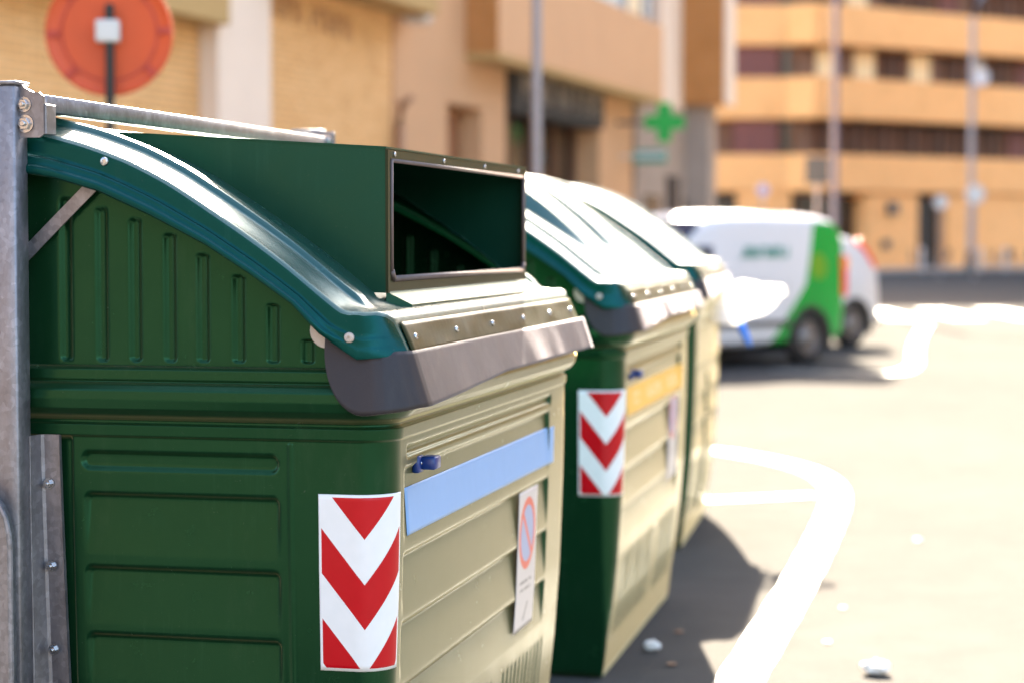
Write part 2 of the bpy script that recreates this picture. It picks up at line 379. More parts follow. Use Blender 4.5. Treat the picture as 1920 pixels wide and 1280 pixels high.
# ================================================================== BINS
D2=.80                         # half depth; coordinates (b outward to the road, a away from the camera, c up)
LEN=1.81
def P(b,a,c,off=None): return np.stack(np.broadcast_arrays(b+D2,a-LEN/2,c),-1).astype(float)   # root stands at the bin's centre
RC=.08
def perim(s,L=LEN):
    """near half: s from the middle of the near end round the road corner and along the front; returns b,a,nb,na"""
    s=np.asarray(s,float); L1=D2-RC; L2=L1+RC*math.pi/2; L3=L2+(L-2*RC); L4=L3+RC*math.pi/2; L5=L4+2*(D2-RC); L6=L5+RC*math.pi/2; L7=L6+L-2*RC; L8=L7+RC*math.pi/2
    b=np.zeros_like(s);a=np.zeros_like(s);nb=np.zeros_like(s);na=np.zeros_like(s)
    def st(m,bb,aa,x,y): b[m]=bb[m] if np.ndim(bb) else bb; a[m]=aa[m] if np.ndim(aa) else aa; nb[m]=x[m] if np.ndim(x) else x; na[m]=y[m] if np.ndim(y) else y
    st(s<=L1,-D2+s,0.*s,0.,-1.)
    p=(s-L1)/RC; st((s>L1)&(s<=L2),-RC+RC*np.sin(p),RC-RC*np.cos(p),np.sin(p),-np.cos(p))
    st((s>L2)&(s<=L3),0.*s,RC+(s-L2),1.,0.)
    p=(s-L3)/RC; st((s>L3)&(s<=L4),-RC+RC*np.cos(p),L-RC+RC*np.sin(p),np.cos(p),np.sin(p))
    st((s>L4)&(s<=L5),-RC-(s-L4),L+0.*s,0.,1.)
    p=(s-L5)/RC; st((s>L5)&(s<=L6),-2*D2+RC-RC*np.sin(p),L-RC+RC*np.cos(p),-np.sin(p),np.cos(p))
    st((s>L6)&(s<=L7),-2*D2+0.*s,L-RC-(s-L6),-1.,0.)
    p=(s-L7)/RC; st((s>L7)&(s<=L8),-2*D2+RC-RC*np.cos(p),RC-RC*np.sin(p),-np.cos(p),-np.sin(p))
    st(s>L8,-2*D2+RC+(s-L8),0.*s,0.,-1.)
    return b,a,nb,na
S_CORNER=D2-RC; S_FRONT=S_CORNER+RC*math.pi/2
def perim_total(L): return 2*(2*D2-2*RC)+2*(L-2*RC)+2*math.pi*RC
PROF=[(.003,-.11),(.007,-.078),(.04,-.073),(.15,-.060),(.25,-.042),(.40,-.026),(.6,-.012),(.85,-.003),(1.0,0),(1.108,0),(1.113,.005),(1.134,.007),(1.139,-.001),(1.144,-.001),(1.150,.008),(1.157,.020),(1.170,.030),(1.190,.035),(1.208,.031),(1.220,.020),(1.225,.010),(1.230,.013),(1.249,.012),(1.256,.004),(1.258,-.03)]
def prof(c): return np.interp(c,[p[0] for p in PROF],[p[1] for p in PROF])
def rec_end(b,c):
    bb=np.where(b<-D2,-2*D2-b,b); d=np.zeros_like(bb+c)
    e=.006
    d+= .011*smooth(e*.6,-e*.6,sdbox(bb,c,-.663,-.237,1.043,1.077,.016))
    for t,bo in ((.989,.862),(.836,.714),(.694,.575),(.552,.435),(.412,.30),(.272,.18)):
        f=np.clip((c-bo)/(t-bo),0,1)
        d+= .014*f*smooth(e,-e,sdbox(bb,c,-.656,-.236,bo-.01,t,.012))
    d-= .004*np.exp(-((bb+.209)/.004)**2)*(c<1.105)*(c>.1)
    d+= .012*smooth(-.684,-.690,bb)*smooth(1.112,1.10,c)
    return d
def rec_front(a,c,slot=None,L=LEN):
    d=np.zeros_like(a+c); e=.007
    d+=.012*smooth(e,-e,sdbox(a,c,.13,1.56,1.070,1.088,.008))
    for t,bo in ((1.045,.885),(.866,.738),(.722,.602),(.585,.47)):
        f=np.clip((c-bo)/(t-bo),0,1)
        d+=.013*f*smooth(e,-e,sdbox(a,c,.112,1.535,bo-.01,t,.01))
    if True:
        rib=smooth(.30,.45,np.abs(((a-.13)/.046)%1-.5)*1.0)   # vertical flutes near the bottom
        flat=1-smooth(.05,.04,np.abs(a-1.02))
        d+=.0045*rib*smooth(.43,.41,c)*smooth(.13,.15,c)*smooth(.12,.135,a)*smooth(1.60,1.585,a)*flat
    if slot: d+=.07*smooth(e,-e,sdbox(a,c,slot[0],slot[1],.12,.80,.03))
    return d
def body_surf(s,c,lift=0.,slot=None,L=LEN,flat=False):
    s,c=np.broadcast_arrays(np.asarray(s,float),np.asarray(c,float)); b,a,nb,na=perim(s,L)
    o=prof(c); L1=S_CORNER; L2=S_FRONT; L3=L2+L-2*RC; L5=L3+RC*math.pi/2+2*(D2-RC); L4=L3+RC*math.pi/2; Lt=perim_total(L)
    end=(s<=L1)|(s>Lt-L1-1e-9); far=(s>L4)&(s<=L5)
    o=o-np.where(end|far,rec_end(b,c),0)-np.where((s>L2)&(s<=L3)&(not flat),rec_front(a,c,slot,L),0)+lift
    return P(b+nb*o,a+na*o,c)
def make_body(root,slot=None,L=LEN,fine=True):
    k=1 if fine else 2
    L3=S_FRONT+L-2*RC; L4=L3+RC*math.pi/2; L5=L4+2*(D2-RC); Lt=perim_total(L)
    s=np.concatenate([np.arange(0,S_CORNER,.0035*k),np.linspace(S_CORNER,S_FRONT,14),np.arange(S_FRONT+.004,L3,.0055*k),np.linspace(L3,L4,8),np.arange(L4+.05,L5,.05),np.linspace(L5,L5+RC*1.57,6),np.arange(L5+RC*1.57+.1,Lt-S_CORNER-RC*1.6,.1),np.linspace(Lt-S_CORNER-RC*math.pi/2,Lt-S_CORNER,8),np.arange(Lt-S_CORNER+.01,Lt,.012),[Lt]])
    c=np.unique(np.round(np.concatenate([np.array([p[0] for p in PROF]),np.arange(.03,1.1,.005*k),np.arange(1.1,1.26,.003)]),4))
    S,C=np.meshgrid(s,c,indexing='ij')
    X=body_surf(S,C,0,slot,L)
    # floor of the tub: close inward at the bottom
    bot=X[:,:1].copy(); bot[...,0]*=.2; bot[...,1]*=.2; bot[...,2]+=.0
    X=np.concatenate([bot,X],1)
    return gridmesh('body',X,M['green'],root)
# lid side-view profile
LP=[(-.80,1.766),(-.733,1.753),(-.64,1.729),(-.544,1.694),(-.46,1.652),(-.371,1.596),(-.28,1.536),(-.19,1.472),(-.145,1.433),(-.10,1.399),(-.075,1.381),(-.056,1.373),(-.044,1.371),(-.022,1.372),(-.008,1.367),(.0,1.356),(.004,1.346),(.012,1.329),(.031,1.288)]
SB=[(-.80,1.656),(-.70,1.640),(-.604,1.613),(-.49,1.563),(-.372,1.504),(-.28,1.447),(-.19,1.386),(-.134,1.328),(-.061,1.277)]
def lidc(b): return np.interp(b,[p[0] for p in LP],[p[1] for p in LP])
def skc(b): return np.interp(b,[p[0] for p in SB],[p[1] for p in SB])
def make_gable(root,far=False,L=LEN,gap=.0):
    bs=np.arange(-1.50,-.098,.004); cs=np.linspace(0,1,90)
    bb=np.where(bs<-D2,-2*D2-bs,bs)
    top=skc(bb)+.035-gap
    Bg,T=np.meshgrid(bs,cs,indexing='ij'); C=1.24+T*(np.maximum(top,1.26)[:,None]-1.24)
    d=np.zeros_like(C); BB=np.where(Bg<-D2,-2*D2-Bg,Bg); e=.004
    for b0,t in zip((-.717,-.637,-.563,-.487,-.415,-.338,-.264,-.19),(1.60,1.578,1.556,1.525,1.484,1.441,1.383,1.312)):
        d+=.009*smooth(.0015,-.0015,sdbox(BB,C,b0-.002,b0+.032,1.266,t,.013))*smooth(b0-.001,b0+.009,BB)*smooth(b0+.031,b0+.018,BB)
    A_=.014+d
    if far: A_=L-A_
    return gridmesh('gable_panel',P(Bg,A_,C),M['green'],root)
def make_lid(root,kind='hood',L=LEN,mat=None):
    mat=mat or M['lid']
    half=[p[0] for p in LP]; bsr=[]
    for i in range(len(half)-1):
        n=max(1,int((half[i+1]-half[i])/.008)); bsr+=list(np.linspace(half[i],half[i+1],n,endpoint=False))
    bsr.append(half[-1]); bsr=np.array(bsr); cr=lidc(bsr)
    # smooth the upper arc
    for _ in range(14):
        c2=cr.copy(); m=(bsr[1:-1]<-.11); c2[1:-1][m]=(cr[:-2]+2*cr[1:-1]+cr[2:])[m]/4; cr=c2
    a0=np.interp(bsr,[-1,-.062,-.045,-.015,0,.031],[-.03,-.03,-.028,-.012,.03,.03])
    bl=np.concatenate([(-2*D2-bsr)[::-1][:-1],bsr]); cl=np.concatenate([cr[::-1][:-1],cr]); al=np.concatenate([a0[::-1][:-1],a0])
    mb=np.where(bl<-D2,-2*D2-bl,bl)
    v=np.concatenate([[0,.003,.008],np.arange(.014,.20,.005),np.arange(.21,L/2-.0,.02)]); nv=len(v)
    vv=np.concatenate([v,(L+.03-v)[::-1]])
    Bg=np.repeat(bl[:,None],len(vv),1); C=np.repeat(cl[:,None],len(vv),1); MB_=np.repeat(mb[:,None],len(vv),1)
    lo=np.minimum(vv,L+.03-vv)
    A_=np.where(vv[None,:]<(L+.03)/2, al[:,None]+vv[None,:]*(1-(al[:,None]+.03)/.9), L-(al[:,None]+ lo[None,:]*(1-(al[:,None]+.03)/.9)))
    ed=lo[None,:]+0*A_
    lift=np.zeros_like(A_)
    lift-=.007*(1-smooth(0,.009,ed)); body=smooth(-.05,-.10,MB_)
    lift-=.018*(1-smooth(.0,.10,ed))*body
    lift+=.014*smooth(.090,.102,ed)*smooth(.150,.138,ed)*smooth(-.06,-.09,MB_)
    lift-=.004*smooth(.150,.16,ed)*smooth(.215,.20,ed)*body
    if kind=='humps':
        for c0 in (.42,.98):
            bell=np.clip(1-((MB_+.50)/.36)**2,0,1)
            up=smooth(c0-.004,c0+.012,A_)*smooth(c0+.46,c0+.36,A_)*bell*(Bg>-.95)
            lift+=.062*up
    C=C+lift
    X=P(Bg,A_,C)
    keep=np.ones((X.shape[0]-1,X.shape[1]-1),bool)
    if kind=='hood':
        bm_=(Bg[:-1,:-1]+Bg[1:,1:])/2; am=(A_[:-1,:-1]+A_[1:,1:])/2
        keep=~((bm_>-.62)&(bm_<-.105)&(am>.265)&(am<1.575))
    lid=gridmesh('lid',X,mat,root,keep=keep)
    # skirt rings near and far, sharing the lid's edge line
    row=np.where((bl>=-D2-1e-9)&(bl<=.0005))[0]; topb=bl[row]; tc_=C[row,0]; ta=A_[row,0]
    key=[-.80,-.733,-.544,-.371,-.19,-.10,-.062,-.045,-.015,0]
    lb=np.interp(topb,key,[-.80,-.70,-.56,-.38,-.215,-.134,-.095,-.061,.0,.031])
    lc=np.where(lb<=-.061,skc(lb),np.interp(lb,[-.061,0,.031],[1.277,1.282,1.288])); la=np.interp(topb,[-.8,-.045,-.015,0],[-.03,-.03,-.016,.03])
    tt=np.array([0,.03,.16,.2,.4,.50,.53,.56,.60,.72,.75,.78,.82,.93,.97,1.0])
    out=np.interp(tt,[0,.03,.50,.57,.73,.80,.95,1.0],[0,.001,.001,.012,.012,.021,.021,.014])
    fade=np.interp(topb,[-.8,-.12,-.06,0],[1,1,.25,0])
    for far in (0,1):
        for mir in (0,1):
            Bs=topb[:,None]*(1-tt)+lb[:,None]*tt; Cs=tc_[:,None]*(1-tt)+lc[:,None]*tt; As=ta[:,None]*(1-tt)+la[:,None]*tt-out[None,:]*fade[:,None]
            if mir: Bs=-2*D2-Bs
            if far: As=L-As
            kp=None
            if kind=='hood' and far and not mir:      # seam gaps at the far end of the lid
                kp=np.ones((Bs.shape[0]-1,Bs.shape[1]-1),bool); mid=(topb[:-1]+topb[1:])/2
                for q0,q1 in ((-.365,-.331),(-.313,-.289),(-.282,-.247),(-.237,-.227),(-.209,-.171)): kp[(mid>q0)&(mid<q1),1]=False
            gridmesh('lid_skirt',P(Bs,As,Cs),M['skirt'],root,keep=kp)
    return lid
def stud(root,name,b,a,c,r=.011,n=(1,0,0),mat=None,h=.006,parent=None,hexa=False):
    mb=MB(); q=Vector(n).normalized().to_track_quat('Z','Y').to_matrix().to_4x4()
    Mx=Matrix.Translation(Vector((b+D2,a-LEN/2,c)))@q
    if hexa:
        mb.lathe([(r*1.35,0),(r*1.35,.0025)],20,Mx); mb.lathe([(r,.002),(r,h),(r*.9,h+.001)],6,Mx); mb.lathe([(r*.45,h),(r*.45,h+.006),(r*.35,h+.007)],12,Mx)
    else:
        mb.lathe([(r,0),(r,.0015),(r*.86,h*.7),(r*.5,h),(r*.3,h),(r*.28,h*.6)],18,Mx)
    return mb.build(name,mat or M['zinc'],parent or root,angle=R(35))
def make_flap(root,L=LEN,short=False):
    pb=np.array([(-.132,-.006),(-.06,-.014),(-.030,-.015),(-.012,-.010),(.001,.004),(.009,.026),(.013,.06),(.014,.12),(.014,L+.02)])
    q=np.concatenate([[0],np.cumsum(np.hypot(*np.diff(pb,axis=0).T))]); t=np.concatenate([np.linspace(0,.02,12)**1,np.linspace(.024,.4,90),np.linspace(.41,q[-1],90)])
    b_=np.interp(t,q,pb[:,0]); a_=np.interp(t,q,pb[:,1]); c1=np.interp(t,[0,.07,.12,.2],[1.320,1.296,1.292,1.293])
    d=np.clip(1-t/.105,0,1); c0=1.164+.152*(1-np.sqrt(1-d**2))+np.interp(t,[.08,.16,.9,1.9],[0,.016,.043,.045])
    c0=np.minimum(c0,c1-.001); f_=np.interp(t,[0,.08,.14,.5],[.030,.036,.038,.040]); c1=c1; tb=np.gradient(b_,t); ta_=np.gradient(a_,t); k_=np.ones(15)/15; tb=np.convolve(np.pad(tb,7,'edge'),k_,'valid'); ta_=np.convolve(np.pad(ta_,7,'edge'),k_,'valid'); nn=np.hypot(tb,ta_); nb_=ta_/nn; na_=-tb/nn
    if short: c0=np.minimum(c0+.02,c1-.001)
    v=np.linspace(0,1,14); hh=np.clip((c1-c0)/.12,0,1); b_=b_+np.interp(t,[.12,.18],[0,.023]); Bs=b_[:,None]+(f_*nb_*hh)[:,None]*v[None,:]; Cs=c1[:,None]*(1-v)+c0[:,None]*v; As=a_[:,None]+(f_*na_*hh)[:,None]*v[None,:]
    Bs=Bs+(.0012*np.sin(As*7)+.0006*np.sin(As*23+1))*v
    Q=P(Bs,As,Cs); o=gridmesh('rubber_flap',Q,M['rubber'],root)
    md=o.modifiers.new('thick','SOLIDIFY'); md.thickness=.004; md.offset=0
    return o
def make_hood(root):
    a0,a1,b0,bk=.245,1.60,-.08,-.76
    c0,ctop=1.402,1.709; tb=lambda b: ctop+(1.752-ctop)*np.clip((b0-b)/(b0-bk),0,1)
    bs=list(np.linspace(bk,b0,24)); mb=MB()
    for a in (a0,a1):
        t=[tuple(P(b,a,float(tb(b)))) for b in bs]; l=[tuple(P(b,a,float(max(c0,min(lidc(b)-.003,tb(b)))))) for b in bs]
        mb.add(t+l,[(i,i+1,24+i+1,24+i) for i in range(23)])
    # top plate with slight overhang lip
    mb.box(0,1,0,1,0,1) if False else None
    q=lambda b,a,c: tuple(P(b,a,c))
    mb.add([q(bk,a0-.002,1.7535),q(b0+.003,a0-.002,ctop+.002),q(b0+.003,a1+.002,ctop+.002),q(bk,a1+.002,1.7535),q(bk,a0-.002,1.7515),q(b0+.003,a0-.002,ctop-.002),q(b0+.003,a1+.002,ctop-.002),q(bk,a1+.002,1.7515)],[(0,1,2,3),(4,7,6,5),(0,4,5,1),(1,5,6,2),(2,6,7,3)])
    h=mb.build('hood',M['hood'],root)
    # front frame with an opening
    f=MB(); oa0,oa1,oc0,oc1=.285,1.565,1.428,1.683
    x=b0+D2; Y=lambda a:a-LEN/2
    f.box(x-.004,x+.001,Y(a0)+.001,Y(oa0),c0,ctop-.0025); f.box(x-.004,x+.001,Y(oa1),Y(a1)-.001,c0,ctop-.0025)
    f.box(x-.004,x+.001,Y(oa0),Y(oa1),oc1,ctop-.0025); f.box(x-.004,x+.001,Y(oa0),Y(oa1),c0,oc0)
    f.box(x+.001,x+.006,Y(a0)+.001,Y(a0)+.014,c0,ctop-.004)
    f.build('hood_frame',M['frame'],root)
    e=MB(); r=.007
    pts=[(x+.002,Y(oa0),oc0+.02),(x+.002,Y(oa0),oc1),(x+.002,Y(oa1),oc1),(x+.002,Y(oa1),oc0+.02),(x+.002,Y(oa1)-.015,oc0+.003),(x+.002,Y(oa0)+.015,oc0+.003),(x+.002,Y(oa0),oc0+.02)]
    for p,q2 in zip(pts[:-1],pts[1:]): e.tube([p,q2],r if p[2]<1.5 and q2[2]<1.5 else .0045,8)
    e.build('rubber_edging',M['rubber_rim'],root,angle=R(40))
    # flange plate lying on the lid in front of the hood
    g=MB(); g.add([q(b0,a0+.004,c0+.003),q(-.036,a0+.05,lidc(-.036)+.005),q(-.036,a1-.01,lidc(-.036)+.005),q(b0,a1-.002,c0+.003),q(b0,a0+.004,c0-.03),q(-.036,a0+.05,lidc(-.036)-.004),q(-.036,a1-.01,lidc(-.036)-.004),q(b0,a1-.002,c0-.03)],[(0,1,2,3),(4,7,6,5),(0,4,5,1),(1,5,6,2),(2,6,7,3),(3,7,4,0)])
    g.build('hood_flange',M['hood'],root)
    hm=MB(); hm.tube([q(b,LEN+.030-.026,float(lidc(b))-.030) for b in np.arange(-.42,-.13,.01)],.0065,12); hm.build('glint_wire',M['zinc'],root,angle=R(60))  # wire added inside the lid to catch sun through the skirt gaps
    for a in (.31,.72,1.12,1.50): stud(root,'rivet',b0+.0015,a,1.697,.0055,(1,0,0),M['zinc'],.004)
def make_strip(root,L=LEN):
    """flat cover plate riveted on the lid's front edge"""
    ys=np.linspace(.05,L-.035,60); v=np.linspace(0,1,8)
    A_,V=np.meshgrid(ys,v,indexing='ij'); b=.004+.0275*V+.0022; c=1.348-.061*V
    b=b+.0012*np.sin(A_*14)*np.sin(V*3)
    o=gridmesh('front_strip',P(b,A_,c),M['strip'],root); md=o.modifiers.new('thick','SOLIDIFY'); md.thickness=.0015; md.offset=-1
    for i,a in enumerate((.115,.45,.79,1.12,1.44,1.72)): stud(root,'rivet',.0205,a,1.317,.0075,(1,0,.45),M['zinc'],.006)
def make_hardware(root):
    Y=lambda a:a-LEN/2
    # lifting post, cap, bracket, bolts, rail at both ends
    for k,(sa,ya) in enumerate(((1,-.100),(-1,LEN+.04))):
        p=MB(); p.box(-.838+D2,-.758+D2,Y(ya),Y(ya)+.06,.12,1.828,0,.004); p.box(-.843+D2,-.754+D2,Y(ya)-.003,Y(ya)+.063,1.828,1.836,0,.002)
        p.build('post',M['galv'],root,angle=R(30))
    br=MB(); y=Y(-.075)
    br.prism([(-.816,1.722),(-.762,1.722),(-.753,1.729),(-.753,1.806),(-.762,1.813),(-.775,1.814),(-.792,1.822),(-.804,1.832),(-.816,1.832)],0,.006,Matrix.Translation((D2+.047,y,0))@Matrix(((1,0,0,0),(0,0,1,0),(0,1,0,0),(0,0,0,1))))
    br.box(-.708+D2,-.702+D2,y+.003,y+.05,1.728,1.790,0,.002)
    br.build('rail_bracket',M['galv'],root)
    for c in (1.789,1.750):
        stud(root,'bolt',-.748,-.076,c,.0115,(0,-1,0),M['zinc'],.009,hexa=(c>1.76)) if c>1.76 else stud(root,'bolt',-.746,-.076,c,.0135,(0,-1,.0),M['zinc'],.009,hexa=True)
    rl=MB(); rl.box(-.767+D2,-.720+D2,Y(-.03),Y(LEN-.01),1.776,1.811,0,.002)
    rl.build('top_rail',M['galv'],root,angle=R(30))
    b2=MB(); b2.box(-.80+D2,-.70+D2,Y(LEN+.01),Y(LEN+.02),1.75,1.826,0,.002); b2.build('rail_bracket',M['galv'],root)
    stud(root,'bolt',-.72,LEN+.005,1.80,.012,(0,-1,0),M['zinc'],.012,hexa=True); 
    # diagonal strap
    st=MB(); d=Vector((.165,0,.155)).normalized(); n=Vector((-d.z,0,d.x)); p0=Vector((-.835+D2,Y(-.004),1.437)); p1=p0+d*.285; w_=.0135
    vs=[p0-n*w_,p1-n*w_,p1+n*w_,p0+n*w_]; vs+= [v+Vector((0,.004,0)) for v in vs]
    st.add([tuple(v) for v in vs],[(0,1,2,3),(7,6,5,4),(0,4,5,1),(1,5,6,2),(2,6,7,3),(3,7,4,0)]); st.build('strap',M['galv'],root)
    # trunnion channel plate
    ch=MB()
    ysl=lambda c: -float(prof(c))-.004
    cs=np.linspace(1.112,.12,22)
    ref=[(lambda c:-.797,-.030),(lambda c:-.797,-.050),(lambda c:-.760,-.050),(lambda c:-.757,-.048),(lambda c:-.750+.016*(1.11-c),-.014),(lambda c:-.745+.016*(1.11-c),-.008),(lambda c:-.7125+.024*(1.11-c),-.007),(lambda c:-.710+.024*(1.11-c),-.010),(lambda c:-.710+.024*(1.11-c),-.001)]
    Q=np.array([[tuple(P(fb(c),fa+(-float(prof(min(c,1.1)))*0.8),c)) for fb,fa in ref] for c in cs])
    gridmesh('trunnion_plate',Q,M['galv'],root,smooth_=False).modifiers.new('thick','SOLIDIFY').thickness=.003
    for c,b in ((1.010,-.7345),(.838,-.729),(.664,-.724)): stud(root,'bolt',b,-.009-float(prof(c))*-.8,c,.0088,(0,-1,.0),M['zinc'],.009,hexa=True)
    # slotted lever bar in front and bent lifting arm
    lv=MB(); lv.box(-.800+D2,-.768+D2,Y(-.088),Y(-.066),.847,1.125,0,.003); lv.build('slide_bar',M['galv'],root,angle=R(30))
    dk=MB(); dk.box(-.790+D2,-.762+D2,Y(-.0535),Y(-.0505),.82,1.112,0,.001); dk.build('slot',M['black'],root)  # solid black strip stands in for the shade inside the plate's slot
    dk=MB(); dk.box(-.779+D2,-.773+D2,Y(-.0895),Y(-.0875),.865,.905,0,.0005); dk.build('slot',M['black'],root)  # black chip painted as the shade in the bar's small slot
    ar=MB(); poly=[(-.90,.2),(-.751,.2),(-.751,.90),(-.753,.925),(-.760,.955),(-.772,.980),(-.79,1.0),(-.82,1.01),(-.90,1.01)]
    ar.prism(poly,0,.022,Matrix.Translation((D2,Y(-.155),0))@Matrix(((1,0,0,0),(0,0,1,0),(0,1,0,0),(0,0,0,1))))
    rim=[(b+D2,Y(-.157),c) for b,c in poly[1:]]; ar.tube(rim,.006,8)
    ar.build('lifting_arm',M['galv'],root,angle=R(40))
def sticker(root,name,s0,s1,c0,c1,mat,lift=.0015,ns=40,nc=40,uvm=False,flat=False,slot=None,L=LEN,vdown=True,metres=False):
    s=np.linspace(s0,s1,ns); c=np.linspace(c0,c1,nc); S,C=np.meshgrid(s,c,indexing='ij')
    X=body_surf(S,C,lift,slot,L,flat); U=(S-s0)/(s1-s0); V=(C-c0)/(c1-c0)
    if vdown: V=1-V
    if metres: U=S-s0; V=C-c0
    o=gridmesh(name,X,mat,root,uv=np.stack([U,V],-1))
    o.modifiers.new('thick','SOLIDIFY').thickness=.0006
    return o
def s_of(a): return S_FRONT+(a-RC)
def make_bin(O,heading,kind,label,L=LEN,zs=1.0,slot=None,tape='bluetape',tlab=None,sticker_a=(1.18,1.40,.50,.865)):
    h=R(heading); ax=Vector((math.sin(h),math.cos(h),0)); bx=Vector((math.cos(h),-math.sin(h),0))
    c=Vector((O[0],O[1],0))-bx*D2+ax*(LEN/2)
    root=empty('waste_container',c,-h,label,'waste container','green waste containers in a row along the road')
    root.scale=(1,1,zs)
    make_body(root,slot,L,fine=(kind=='hood')); make_gable(root,False,L); make_gable(root,True,L,gap=.012 if kind=='hood' else 0)
    make_lid(root,kind,L); make_flap(root,L,short=(kind!='hood')); make_strip(root,L)
    if kind=='hood': make_hood(root)
    stud(root,'stud',-.073,-.034,1.321,.0105,(0,-1,0),M['white_nylon'],.006)
    if kind=='hood': stud(root,'stud',-.594,-.0305,1.674,.0095,(0,-1,0),M['zinc'],.006)
    bush=MB(); bush.lathe([(.034,0),(.036,.002),(.036,.007),(.034,.009)],32,Matrix.Translation((-.129+D2,.002-LEN/2,1.333))@Matrix.Rotation(R(90),4,'X')); bush.build('bushing',M['white_nylon'],root,angle=R(40))
    for b in (-.28,-1.32):
        for a in (.3,L-.3): ft=MB(); ft.lathe([(.07,0),(.07,.03)],16,Matrix.Translation((b+D2,a-LEN/2,0))); ft.build('foot',M['black'],root,angle=R(40))
    if tape: sticker(root,'chevron_sticker',.650,.842,.642,1.003,M['chev'],.0012,60,30)
    if tape:
        sticker(root,'label_tape',s_of(.134),s_of(min(1.60,L-.12)) if tape=='bluetape' else s_of(1.60),.904,1.003,M[tape],.0015,60,14)
        lk=MB(); x=D2-.012
        lk.box(x,x+.016,.205-LEN/2,.245-LEN/2,1.026,1.062,0,.003); lk.box(x+.012,x+.046,.222-LEN/2,.272-LEN/2,1.032,1.059,0,.003)
        l=lk.build('lock',M['bluelock'],root,angle=R(35))
        stud(root,'bolt',.002,.225,1.043,.0045,(0,-1,0),M['zinc'],.005,parent=l) if False else stud(root,'lock_bolt',.0035,.2265,1.046,.0055,(1,-.4,0),M['zinc'],.004,parent=l)
        sa=sticker_a; sticker(root,'no_parking_sticker',s_of(sa[0]),s_of(sa[1]),sa[2],sa[3],M['nopark'],.0015,30,40,flat=True,vdown=False,metres=True)
    return root
b1=make_bin((-.245,4.15),13.0,'hood','nearest green waste container with open box hood, galvanised post and blue tape on its front')
make_hardware(b1)
b2=make_bin((.372-.0,7.016),12.0,'humps','green waste container with yellow tape, second from the front of the row',tape='yellowtape',sticker_a=(1.22,1.48,.56,.885))
b3=make_bin((.885,10.0),10.2,'plain','farthest green waste container, dark upright slot in its front, white bag caught on it',L=1.52,zs=1.02,slot=(.72,.86),tape=None)

# white rubbish bag caught on the far container's front, with its blue tie
def bag():
    n,m=72,40; th=np.linspace(0,2*np.pi,n+1); ph=np.linspace(0,np.pi,m); T,Pp=np.meshgrid(th,ph,indexing='ij')
    x=np.sin(Pp)*np.cos(T); y=np.sin(Pp)*np.sin(T); z=np.cos(Pp)
    # taper towards the bin, sag and folds
    r=1+.035*np.sin(6*T+3*z)+.03*np.sin(9*T+5*x)*np.sin(Pp)+.03*np.sin(13*z+4*x)
    X=.245*x*r; Y=.19*y*r; Z=.105*z*r*(1-.35*x)*np.where(z>0,.75,1.1)
    Z=Z+.02*x+.012*np.sin(9*x+3*y)+.006*np.sin(21*x+7*y)
    o=gridmesh('rubbish_bag',np.stack([X,Y,Z],-1),M['bag'])
    return o
bg_=bag(); bg_.location=at(1386,560,11.0); bg_.rotation_euler=(0,R(-4),R(-8))
tag(bg_,'bulging white plastic rubbish bag sticking out of the farthest container','rubbish bag')
tie=MB(); p=at(1388,603,10.85); tie.tube([p,p+Vector((.005,-.01,-.03)),p+Vector((.02,0,-.06)),p+Vector((.04,.0,-.10)),p+Vector((.055,.01,-.125))],[.012,.022,.022,.016,.008],8)
t_=tie.build('bag_tie',M['bluetie'],None,smooth_=True); t_.parent=bg_; 
bpy.context.view_layer.update(); t_.matrix_parent_inverse=bg_.matrix_world.inverted()

# ================================================================== GROUND
def sheet(name,poly,z,mat,thick=0,kind='structure'):
    mb=MB()
    if thick: mb.prism(poly,z-thick,z)
    else: mb.add([(x,y,z) for x,y in poly],[tuple(range(len(poly)))])
    return tag(mb.build(name,mat),kind=kind)
sheet('road',[(-150,-60),(260,-60),(260,260),(-150,260)],0,M['asphalt'])
H17=R(17.); FD=Vector((math.sin(H17),math.cos(H17),0)); FN=Vector((math.cos(H17),-math.sin(H17),0)); F0=Vector((-.66,28.55,0))
def fl(s,n,z=0): v=F0+FD*s+FN*n; return Vector((v.x,v.y,z))
pv=[fl(-45,1.9),fl(34,1.0),fl(34,-.2),fl(-45,-.2)]; sheet('pavement',[(v.x,v.y) for v in pv],.12,M['pave'],.1)
kb=[fl(-45,2.05),fl(34,1.15),fl(34,1.0),fl(-45,1.9)]; sheet('kerb',[(v.x,v.y) for v in kb],.125,M['kerb'],.11)
sheet('pavement',[(-20,85.5),(12.5,86.2),(60,121),(60,160),(-20,160)],.12,M['pave'],.1)
sheet('kerb',[(-20,85.3),(12.5,86.0),(60,120.8),(60,121),(12.5,86.2),(-20,85.5)],.125,M['kerb'],.11)
def ribbon(name,pts,w,z=.004):
    pts=[Vector((*p,0)) for p in pts]; 
    # Catmull-Rom
    out=[]
    for i in range(len(pts)-1):
        p0,p1,p2,p3=pts[max(i-1,0)],pts[i],pts[i+1],pts[min(i+2,len(pts)-1)]
        for k in range(8):
            t=k/8; out.append(.5*((2*p1)+(p2-p0)*t+(2*p0-5*p1+4*p2-p3)*t*t+(3*p1-p0-3*p2+p3)*t**3))
    out.append(pts[-1]); mb=MB(); vs=[]
    for i,p in enumerate(out):
        d=(out[min(i+1,len(out)-1)]-out[max(i-1,0)]).normalized(); n=Vector((-d.y,d.x,0))
        j=.004*math.sin(i*2.3)
        vs+=[tuple(p+n*(w/2+j))[:2]+(z,),tuple(p-n*(w/2-j*.7))[:2]+(z,)]
    mb.add(vs,[(2*i,2*i+1,2*i+3,2*i+2) for i in range(len(out)-1)]); return tag(mb.build(name,M['paint']),kind='structure')
